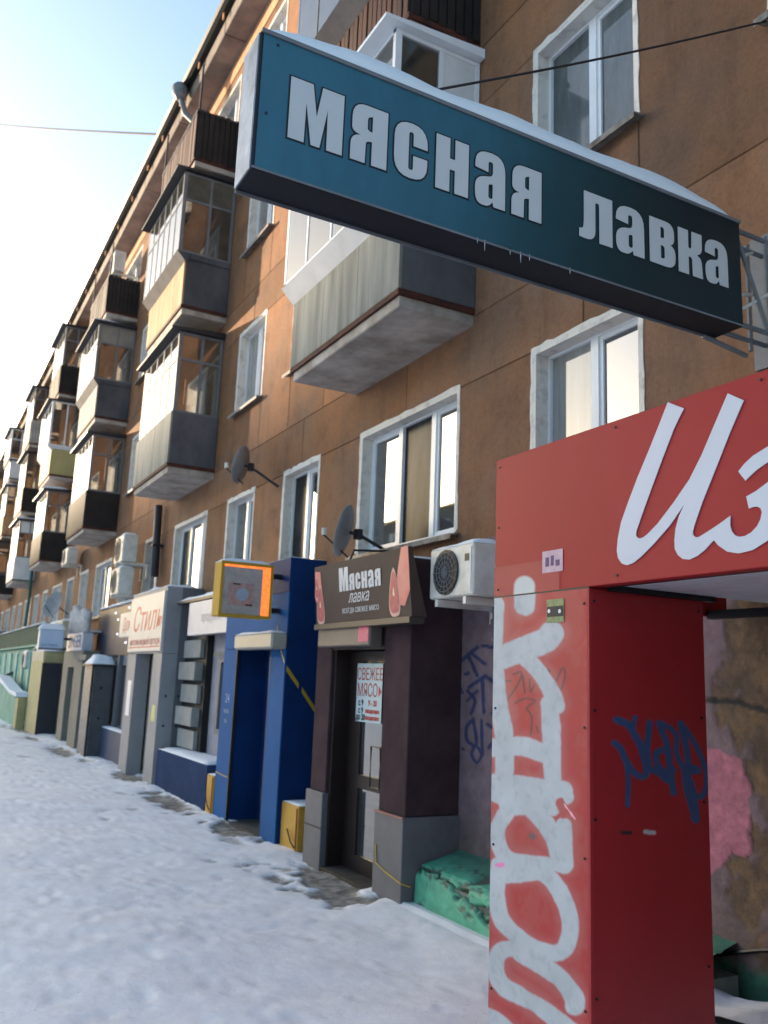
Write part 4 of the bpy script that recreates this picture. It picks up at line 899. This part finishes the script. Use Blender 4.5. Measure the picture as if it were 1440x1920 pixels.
# ------------------------------------------------------------------ blue portal
M_BLF = mat('blue_panel_front', '#1c5a96', .75, .1, 2, spec=.12)
def blue_portal():
    M_BLI = mat('deep_blue_panel', '#0b3268', .7, .1, 2, c2='#082855', spec=.15)
    t = thing('blue_portal', 'bright blue panelled shop doorway portal with dark blue side wall', 'shop entrance', (3.62, 9.8, 0))
    X = 3.62; ya, yb, yc, yd = 8.86, 9.29, 10.44, 10.92
    B(X-.012, X, ya+.002, yb, -.05, 2.02).build('front_panel', M_BLF, t); B(X-.012, X, yc, yd-.002, -.05, 2.02).build('front_panel', M_BLF, t)
    B(X-.012, X, ya+.002, yd-.002, 2.026, 2.62).build('front_panel', M_BLF, t); B(X-.012, X, ya+.002, yd-.002, 2.626, 3.0).build('front_panel', M_BLI, t)
    B(X, 4.04, ya, yb-.001, -.05, 3.0).build('side_wall', M_BLI, t, bevel=.006); B(X, 4.04, yc+.001, yd, -.05, 3.0).build('side_wall', M_BLI, t, bevel=.006)
    B(X, 4.04, yb, yc, 2.03, 2.99).build('header', M_BLI, t)
    B(4.0, 4.1, yb, yc, -.05, 2.03).build('back_wall', M_BLI, t)
    B(X-.014, X+.02, yc-.022, yc-.001, -.02, 2.0).build('opening_trim', M_BLACK, t); B(X-.014, X+.02, yb+.001, yb+.02, -.02, 2.0).build('opening_trim', M_BLACK, t)
    dx = 3.93; d_ = MB(); q = .06
    for (a, b_) in ((yb+.02, yb+.02+q), (yb+.72, yb+.72+q)): d_.box(dx, dx+.05, a, b_, .02, 1.95)
    for (a, b_) in ((.02, .12), (.86, .96), (1.87, 1.95)): d_.box(dx, dx+.05, yb+.08, yb+.72, a, b_)
    door = d_.build('door', M_PVC, t); 
    for (a, b_) in ((.12, .86), (.96, 1.87)): B(dx+.02, dx+.028, yb+.08, yb+.72, a, b_).build('door_glass', M_GL, door)
    MB().tube([(dx-.04, yb+.13, 1.2), (dx-.04, yb+.13, 1.0)], .012, 6).build('door_handle', mat('brass', '#b89a5a', .35, .1, 3, metal=.6), door)
    B(X-.01, 4.0, yb, yc, -.06, .015).build('threshold', mat('blue_step', '#4b4a48', .9, .2, 8), t)
    B(3.42, X-.013, 8.82, 10.02, 2.0, 2.17).build('air_curtain', mat('air_curtain_grey', '#a3a097', .45, .08, 3), t, bevel=.02)
    snow_cap('snow_cap', 3.43, 3.6, 8.84, 10.0, 2.17, .03, t, seed=5)
    text('posted_hours', '24', FACE_X, (X-.016, 10.66, 1.42), .16, mat('hours_film', '#8aa3c9', .5, .1, 4), t, ext=.0008)
    text('posted_hours', 'часа', FACE_X, (X-.016, 10.68, 1.27), .09, mat('hours_film', '#8aa3c9', .5, .1, 4), t, ext=.0008); text('posted_hours', 'чч', FACE_X, (X-.016, 10.68, 1.15), .09, mat('hours_film', '#8aa3c9', .5, .1, 4), t, ext=.0008)
    # yellow barrier tape wrapped down the side wall
    my = mat('barrier_tape', '#b59a2c', .5, .1, 5)
    def tp(pts, w=.018): 
        for a, b_ in zip(pts[:-1], pts[1:]):
            a = Vector(a); b_ = Vector(b_); n_ = Vector((0, 0, 1)); m = MB(); nx_ = Vector((-.003, -.003, 0))
            m.add([a-n_*w+nx_, b_-n_*w+nx_, b_+n_*w+nx_, a+n_*w+nx_, a-n_*w, b_-n_*w, b_+n_*w, a+n_*w], [(0, 1, 2, 3), (7, 6, 5, 4), (0, 4, 5, 1), (2, 6, 7, 3), (1, 5, 6, 2), (0, 3, 7, 4)]); m.build('barrier_tape', my, t)
    tp([(X-.014, 9.15, 2.26), (X-.014, 9.0, 2.0), (X-.014, 8.87, 1.86)], .014)
    tp([(X+.01, ya-.003, 1.80), (X+.16, ya-.003, 1.62)], .03); tp([(X+.20, ya-.003, 1.58), (X+.40, ya-.003, 1.33)], .03)
    tp([(X-.014, yd, .52), (X-.014, yc+.02, .50)], .006)
    snow_cap('snow_cap', X, 4.02, ya, yd, 3.0, .03, t, seed=8)
blue_portal()
def led_sign():
    Y = 9.0; t = thing('led_box_sign', 'yellow framed projecting box sign with orange light strip above the blue doorway', 'sign', (3.45, Y, 2.6))
    x0, x1, z0, z1 = 2.875, 3.46, 2.32, 2.90; my = mat('yellow_frame', '#bd963a', .7, .1, 3, spec=.15)
    B(x0, x1, Y+.006, Y+.24, z0, z1).build('housing', my, t, bevel=.004)
    f = MB(); q = .026; f.box(x0-.005, x1+.005, Y-.012, Y+.005, z0-.006, z0+q); f.box(x0-.005, x1+.005, Y-.012, Y+.005, z1-q, z1+.006); f.box(x0-.005, x0+q, Y-.012, Y+.005, z0+q, z1-q); f.box(x1-q, x1+.005, Y-.012, Y+.005, z0+q, z1-q); f.build('frame', my, t)
    B(x0+q, x1-q, Y, Y+.005, z0+q, z1-q).build('picture_panel', mat('picture_grey', '#b9aeaa', .8, .1, 7, c2='#9c938f', spec=.1), t)
    mo = mat('led_orange', '#ff8a3c', .5, .05, 60, emit=.35, c2='#e0602a')
    B(x1-.115, x1-q, Y-.005, Y-.001, z0+q, z1-q).build('light_strip', mo, t); B(x0+q, x1-.12, Y-.005, Y-.001, z1-.05, z1-q).build('light_strip', mo, t)
    m1 = mat('picture_print', '#c49a86', .6, .2, 20, c2='#9a7f86')
    B(x0+.09, x0+.38, Y-.003, Y-.001, z0+.12, z0+.36).build('picture_print', m1, t)
    MB().tube([(x0+.25, Y-.003, z0+.24), (x0+.25, Y-.006, z0+.24)], .07, 16).build('picture_print', mat('picture_disc', '#a5afc0', .5, .1, 9), t)
    B(x0+.14, x0+.22, Y-.0048, Y-.0035, z0+.34, z0+.355).build('picture_print', M_BLACK, t); B(x0+.29, x0+.37, Y-.0048, Y-.0035, z0+.12, z0+.14).build('picture_print', mat('dark_red', '#6b2a30', .5, .1, 9), t)
    snow_cap('snow_cap', x0, x1, Y, Y+.24, z1, .06, t, seed=14, n=(10, 6))
    MB().tube([(x1, Y+.12, z1-.1), (3.63, Y+.12, z1-.1)], .03, 8).build('bracket_arm', M_DARKM, t); MB().tube([(x1, Y+.12, z0+.1), (3.63, Y+.12, z0+.1)], .03, 8).build('bracket_arm', M_DARKM, t)
led_sign()
def ybox(label, y0, y1, z1, x=3.66):
    t = thing('yellow_plinth_box', label, 'plinth', (x, y0, 0), 'yellow plinth boxes beside the blue doorway')
    B(x, WX-.1, y0, y1, -.05, z1).build('body', mat('yellow_ochre_panel', '#c79a3d', .6, .12, 4, .1, 30, c2='#a67c2c'), t, bevel=.006)
    B(x-.012, x-.001, y0+.02, y0+.035, .0, z1-.02).build('seam_strip', mat('orange_strip', '#b0603a', .6, .1, 4), t)
    MB().tube([(x-.02, y0+.02, .05), (x-.03, y0+.1, .1), (x-.02, y0+.22, .2)], .008, 5).build('cable', M_BLACK, t)
    snow_cap('snow_cap', x+.01, WX-.12, y0+.01, y1-.01, z1, .02, t, seed=y0)
ybox('yellow ochre plinth box between the blue portal and the brown butcher portal', 8.40, 8.84, .44)
ybox('narrow yellow ochre plinth box left of the blue portal beside the navy planter', 10.95, 11.22, .46, 3.6)
t = thing('navy_planter_wall', 'long navy blue low wall with snow on top between grey kiosk and blue portal', 'low wall', (3.62, 12.4, 0))
B(3.6, 4.08, 11.26, 13.74, -.05, .56).build('wall_body', mat('navy_panel', '#33466a', .95, .1, 3, spec=.05, c2='#283a58'), t, bevel=.006); snow_cap('snow_cap', 3.6, 4.06, 11.28, 13.72, .56, .05, t, seed=21)

# ------------------------------------------------------------------ recess with quoins and white fascia
t = thing('recessed_shop_wall', 'pale recessed shop wall with stone quoins and white sign board left of the blue portal', 'shop front', (3.95, 12.3, 0))
B(4.0, 4.12, 10.95, 13.72, .0, 2.3).build('wall', mat('pale_lilac_plaster', '#a09ca6', .8, .12, 3, .2, 30), t)
for i in range(5):
    z = .62+i*.33
    B(3.78 if i % 2 else 3.84, 3.999, 12.75, 13.6, z, z+.265).build('quoin_stone', mat('quoin_stone', '#9a9a97', .85, .12, 5, .3, 30, rnd=.1), t, bevel=.005)
B(3.90, 3.998, 12.6, 13.7, .56, 2.27).build('pilaster_core', M_BLACK, t)
wd = MB(); wd.box(3.93, 3.99, 11.3, 11.38, .9, 1.95); wd.box(3.93, 3.99, 12.02, 12.1, .9, 1.95); wd.box(3.93, 3.99, 11.38, 12.02, .9, .97); wd.box(3.93, 3.99, 11.38, 12.02, 1.88, 1.95)
wf = wd.build('shop_window', M_GREYF, t); B(3.96, 3.97, 11.38, 12.02, .97, 1.88).build('glass', M_GL, wf); B(3.86, 3.93, 11.25, 12.15, 1.96, 2.02).build('lintel', M_CONC, t)
B(3.70, 3.78, 11.0, 13.0, 2.26, 2.74).build('white_board', mat('white_signboard', '#c7c8d0', .5, .06, 3), t)
text('board_lettering', 'продукты', FACE_X, (3.698, 11.9, 2.5), .2, mat('board_faint', '#a8a3ad', .5, .1, 4), t, ext=.001)
B(3.70, 4.12, 11.0, 13.7, 2.76, 2.80).build('board_roof', M_DARKM, t); snow_cap('snow_cap', 3.7, 4.1, 11.0, 13.7, 2.80, .09, t, seed=40)

# ------------------------------------------------------------------ grey kiosk "Стиль"
def grey_kiosk():
    t = thing('grey_kiosk', 'tall light grey kiosk front with white and red sign board over its doorway', 'shop entrance', (3.55, 15, 0))
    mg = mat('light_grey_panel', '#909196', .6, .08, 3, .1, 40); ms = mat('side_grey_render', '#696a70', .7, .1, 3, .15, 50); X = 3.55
    ya, yb, yc, yd = 13.78, 14.32, 15.52, 16.12
    B(X, X+.25, ya, yb, -.05, 2.0).build('pier', mg, t, bevel=.006); B(X, X+.25, yc, yd, -.05, 2.0).build('pier', mg, t, bevel=.006); B(X, X+.25, ya, yd, 2.003, 3.05).build('header', mg, t, bevel=.006)
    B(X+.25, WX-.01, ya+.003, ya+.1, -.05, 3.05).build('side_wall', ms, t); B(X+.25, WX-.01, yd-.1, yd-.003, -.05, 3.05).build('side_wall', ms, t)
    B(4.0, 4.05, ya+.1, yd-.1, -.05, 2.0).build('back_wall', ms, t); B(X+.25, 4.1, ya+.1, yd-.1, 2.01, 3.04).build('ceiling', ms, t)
    dm = MB(); dm.box(3.82, 3.87, yb+.02, yb+.08, 0, 1.98); dm.box(3.82, 3.87, yc-.5, yc-.02, 0, 1.98); dm.box(3.82, 3.87, yb+.08, yc-.5, 1.9, 1.98); dm.box(3.82, 3.87, yb+.08, yc-.5, 0, .12)
    dr = dm.build('door', mat('door_beige_grey', '#8c857d', .6, .1, 3), t); B(3.84, 3.848, yb+.08, yc-.5, .12, 1.9).build('door_glass', M_CURT, dr)
    B(X-.03, X-.002, ya+.04, yd-.02, 2.04, 2.98).build('sign_board', mat('signboard_offwhite', '#cfc8c4', .5, .05, 3), t)
    mr = mat('signboard_red', '#c4504c', .5, .08, 6)
    text('lettering', 'Стиль', FACE_X, (X-.032, 14.85, 2.56), .62, mr, t, sx=1.1, sz=.95, shear=.25, ext=.001)
    text('lettering', 'магазин модной одежды', FACE_X, (X-.032, 14.92, 2.2), .17, mr, t, ext=.001)
    B(X-.032, X-.0305, ya+.1, yd-.1, 2.10, 2.12).build('sign_line', mr, t)
    snow_cap('snow_cap', X, WX-.05, ya, yd, 3.05, .07, t, seed=50)
    B(X-.004, X-.001, yc+.15, yc+.42, .95, 1.55).build('paper_notice', M_PVC, t); B(X-.004, X-.001, ya+.12, ya+.34, .95, 1.2).build('paper_notice', mat('yellow_notice', '#d0cf88', .6, .1, 9), t)
    for z in (.9, 1.35):
        for x in (3.66, 3.86): MB().tube([(x, ya+.0005, z), (x, ya-.004, z)], .02, 8).build('bolt', M_BLACK, t)
    sb = thing('small_white_sign', 'small white sign board with red letters left of the grey kiosk', 'sign', (3.7, 17.1, 2.5))
    B(3.66, 3.72, 16.35, 17.6, 2.34, 2.80).build('board', mat('signboard_offwhite', '', .5), sb); text('lettering', 'Дом', FACE_X, (3.658, 16.95, 2.56), .34, mr, sb, ext=.001)
    B(3.72, WX, 16.9, 16.96, 2.5, 2.56).build('bracket_arm', M_DARKM, sb)
grey_kiosk()

# ------------------------------------------------------------------ dark blue shop front
t = thing('dark_blue_shopfront', 'dark blue glossy shop front with light garland and low blue plinth beyond the grey kiosk', 'shop front', (3.9, 18.8, 0))
mdb = mat('dark_blue_gloss', '#1c2742', .5, .2, 1.5, c2='#131a30'); mpl = mat('blue_plinth', '#3d4a66', .6, .1, 3)
for i in range(4): B(3.86, 3.93, 17.0+i*.98+.006, 17.98+i*.98-.006, 2.02, 3.05).build('fascia_panel', mdb, t)
for y_, w_ in ((16.35, .22), (17.5, .14), (18.3, .14), (19.4, .2), (20.7, .2)): B(3.86, 3.95, y_, y_+w_, .6, 2.015).build('mullion_post', mat('grey_post', '#6b6b74', .6, .1, 4), t)
B(3.95, 4.1, 16.2, 20.9, -.05, 3.0).build('wall', mat('dark_blue_wall', '#20242f', .6, .1, 3), t)  # back wall in a very dark blue
B(3.90, 3.91, 16.6, 20.7, .62, 2.01).build('glass', M_GL, t)
B(3.70, 4.0, 16.2, 20.2, -.05, .58).build('low_plinth', mpl, t, bevel=.006); snow_cap('snow_cap', 3.7, 3.9, 16.2, 20.2, .58, .04, t, seed=61)
snow_cap('snow_cap', 3.8, 4.1, 16.9, 20.9, 3.05, .07, t, seed=63)
me_ = mat('garland_white', (.9, .9, .95), .5, .05, 3, emit=.4)
gm = [(19.0, 2.9), (18.7, 2.75), (18.65, 2.45), (17.75, 2.95), (17.8, 2.75), (17.8, 2.62), (17.8, 2.5), (17.8, 2.38), (17.8, 2.26), (17.55, 2.7), (18.3, 2.6)]
for (y_, z_) in gm: MB().tube([(3.855, y_, z_-.02), (3.83, y_, z_), (3.855, y_, z_+.02)], [.012, .02, .012], 6).build('garland_bulb', me_, t)
# metal entrance booth with snow
t = thing('metal_booth', 'narrow dark grey leaning metal entrance booth with rounded snow on its roof', 'booth', (3.5, 18.5, 0))
B(3.42, 3.47, 18.62, 19.5, -.03, 1.78).build('front_frame', mat('booth_light_grey', '#8b8d92', .5, .2, 14, c2='#56575c'), t)
B(3.47, 3.86, 18.62, 18.68, -.03, 1.78).build('side_sheet', mat('booth_side_grey', '#54565a', .5, .15, 5), t); B(3.40, 3.43, 18.57, 18.63, -.03, 1.8).build('corner_post', M_BLACK, t); B(3.83, 3.88, 18.58, 18.63, -.03, 1.8).build('corner_post', M_BLACK, t)
B(3.38, 3.9, 18.55, 19.55, 1.78, 1.82).build('roof_sheet', M_DARKM, t); snow_cap('snow_cap', 3.39, 3.86, 18.56, 19.5, 1.82, .2, t, seed=64)
for z in (1.35, .75): MB().tube([(3.62, 18.619, z), (3.62, 18.612, z)], .03, 8).build('bolt', M_BLACK, t)

# ------------------------------------------------------------------ beige kiosk with white lettering
t = thing('beige_kiosk', 'beige kiosk front with white block letters and tall snowy letter shapes on top', 'shop entrance', (3.5, 21.5, 0))
mbg = mat('beige_render', '#7d7b73', .75, .12, 3, .2, 30); X = 3.5
B(X, 4.05, 20.35, 21.35, -.05, 2.12).build('pier', mbg, t, bevel=.01); B(X, 4.05, 22.2, 22.95, -.05, 2.12).build('pier', mbg, t, bevel=.01); B(X, 4.05, 21.35, 22.2, 1.75, 2.12).build('lintel', mbg, t)
B(3.75, 4.05, 21.35, 22.2, -.05, 1.75).build('door', mat('booth_side_grey', '', .5), t); B(X-.05, X+.3, 19.75, 20.9, 1.9, 2.02).build('canopy_slab', mbg, t)
B(X-.02, X+.2, 20.5, 22.6, 2.125, 2.52).build('sign_box', mat('sign_box_white', '#b9bdc9', .5, .05, 3), t)
text('lettering', 'SINGER', FACE_X, (X-.022, 21.5, 2.32), .42, mat('grey_letter', '#5c6274', .5, .1, 3), t, sx=1.25, ext=.002, offset=.006)
for i, h in enumerate((.42, .48, .40, .46, .55, .62, .50)):
    MB().tube([(X+.05, 20.62+i*.3, 2.56), (X+.05, 20.62+i*.3, 2.56+h), (X+.05, 20.62+i*.3, 2.60+h)], [.10, .10, .05], 8).build('snowy_letter_bar', mat('frosted_letter', '#d3ccc8', .7, .15, 12, c2='#a9a4a6'), t, smooth=True)
snow_cap('snow_cap', X, 4.05, 20.4, 22.9, 2.54, .05, t, seed=71)
t = thing('snow_topped_lamp_box', 'pale blue white projecting light box with rounded snow top', 'sign', (3.3, 22, 2.4))
B(2.76, 3.31, 22.0, 22.25, 2.13, 2.60).build('light_box', mat('pale_blue_box', '#b4c6dc', .45, .05, 3), t, bevel=.02)
B(2.76, 3.31, 21.985, 21.995, 2.13, 2.17).build('edge_trim', M_GREYF, t); text('lettering', 'доставка', FACE_Y, (3.0, 21.996, 2.24), .08, mat('blue_letter', '#5a7fae', .5, .1, 3), t, ext=.001)
MB().tube([(3.31, 22.1, 2.4), (3.55, 22.1, 2.4)], .03, 8).build('bracket_arm', M_DARKM, t); snow_cap('snow_cap', 2.74, 3.33, 21.98, 22.27, 2.60, .16, t, seed=73, n=(12, 8))

# ------------------------------------------------------------------ yellow kiosk and teal frontage beyond
t = thing('yellow_kiosk', 'pale yellow kiosk with a charcoal side panel at the far end of the shops', 'shop entrance', (3.3, 26, 0))
B(3.30, 3.34, 24.98, 27.4, -.05, 1.9).build('front_wall', mat('pale_yellow_render', '#b3ab7e', .7, .1, 3), t); B(3.34, 4.1, 25.0, 25.08, -.05, 2.1).build('side_wall', mat('pale_yellow_render', '', .7), t)
B(3.28, 3.78, 24.93, 24.985, -.05, 1.84).build('charcoal_panel', mat('charcoal_panel', '#2c303a', .5, .1, 3), t)
B(3.3, 4.1, 25.08, 27.4, 1.9, 2.15).build('roof_slab', mat('cream_trim', '#c0b9a0', .7, .1, 3), t); snow_cap('snow_cap', 3.3, 4.1, 25.0, 27.4, 2.15, .06, t, seed=80)
B(3.6, 4.1, 24.4, 27.2, 2.25, 2.95).build('upper_box', mat('cream_trim', '', .7), t); snow_cap('snow_cap', 3.6, 4.1, 24.4, 27.2, 2.95, .08, t, seed=81)
t = thing('teal_shopfront', 'pale teal rendered shop front with green upper boards at the end of the row', 'shop front', (3.8, 32, 0))
mt = mat('teal_render', '#7db3a4', .75, .12, 1.5, .1, 30, c2='#5f9486'); mdg = mat('dark_green_board', '#1f4a3e', .9, .15, 2)
B(3.75, 4.1, 27.5, 44, -.05, 2.35).build('wall', mt, t); B(3.66, 4.1, 28.0, 44, 2.36, 3.05).build('upper_board', mdg, t); B(3.62, 3.66, 27.6, 44, 2.36, 2.42).build('trim', mt, t)
for y_ in (29.5, 31.2, 33, 35, 37, 39.2, 41.4): B(3.70, 3.748, y_, y_+.5, .7, 2.2).build('pilaster', mat('teal_light', '#9cc6ba', .7, .1, 3), t)
snow_cap('snow_cap', 3.6, 4.1, 28.0, 44, 3.05, .08, t, seed=83, n=(4, 40))
t = thing('stair_parapet', 'snow topped sloping stair parapet painted yellow and teal at the far end', 'parapet', (3.2, 29, 0))
MB().prism([(28.2, -.05), (28.2, .78), (29.4, .85), (33.5, 1.2), (36, 1.2), (36, -.05)], 'x', 3.12, 3.26).build('parapet_wall', mt, t)
MB().prism([(27.6, -.05), (27.6, .85), (28.19, .80), (28.19, -.05)], 'x', 3.08, 3.3).build('end_pier', mat('pale_yellow_render', '', .7), t)
MB().prism([(27.5, .86), (28.2, .86), (29.4, .9), (33.5, 1.25), (36, 1.25), (36, 1.4), (33.5, 1.38), (29.4, 1.0), (27.8, .98)], 'x', 3.0, 3.4).build('snow_cap', M_SNOW, t, bevel=.02)
t = thing('green_kiosk', 'dark green kiosk front partly cut by the left frame edge', 'shop entrance', (3.3, 44, 0))
B(3.3, 4.1, 44.05, 52, -.05, 3.2).build('body', mdg, t); B(3.26, 3.3, 45, 48, .3, 2.0).build('door', M_BLACK, t); B(3.25, 4.1, 44.0, 52, 3.2, 3.3).build('roof_slab', M_GREYF, t); snow_cap('snow_cap', 3.25, 4.1, 44, 52, 3.3, .1, t, seed=90)
# a plain rendered base for stretches with no shop front
for (a, b_, c) in ((-1.2, 1.98, 'near'), (52.05, 80, 'far')):
    B(WX-.03, WX-.001, a, b_, -.1, 2.09).build('ground_floor_wall', mat('ground_floor_render', '#7d6e69', .85, .15, 2, .2, 30), bld)

# ------------------------------------------------------------------ buildings across the square (their shade falls on the facade, they mirror in the glass)
def opposite(label, x0, x1, y0, y1, h, c):
    t = thing('distant_building', label, 'building', (x0, y0, 0), 'buildings across the square')
    B(x0, x1, y0, y1, -.2, h).build('wall', mat('far_wall_'+c, c, .85, .1, .2), t); B(x0-.4, x1+.4, y0-.4, y1+.4, h, h+.4).build('roof', M_ROOF, t)
    wm_ = B(0, .12, 0, 1.5, 0, 1.4).mesh('window'); wm_.materials.append(M_GL)
    yy = y0+1.5; n = 0
    while yy < y1-2 and n < 280:
        zz = 1.2
        while zz < h-2: link('window', wm_, None, t, (x1-x0-.06, yy-y0, zz)); zz += 2.9; n += 1
        yy += 4.2
opposite('tall plaster block across the square outside the frame', -74, -60, 60, 134, 27.5, '#8a7d70')
opposite('lower plaster block across the square outside the frame', -74, -60, 134.6, 320, 22.8, '#93897c')
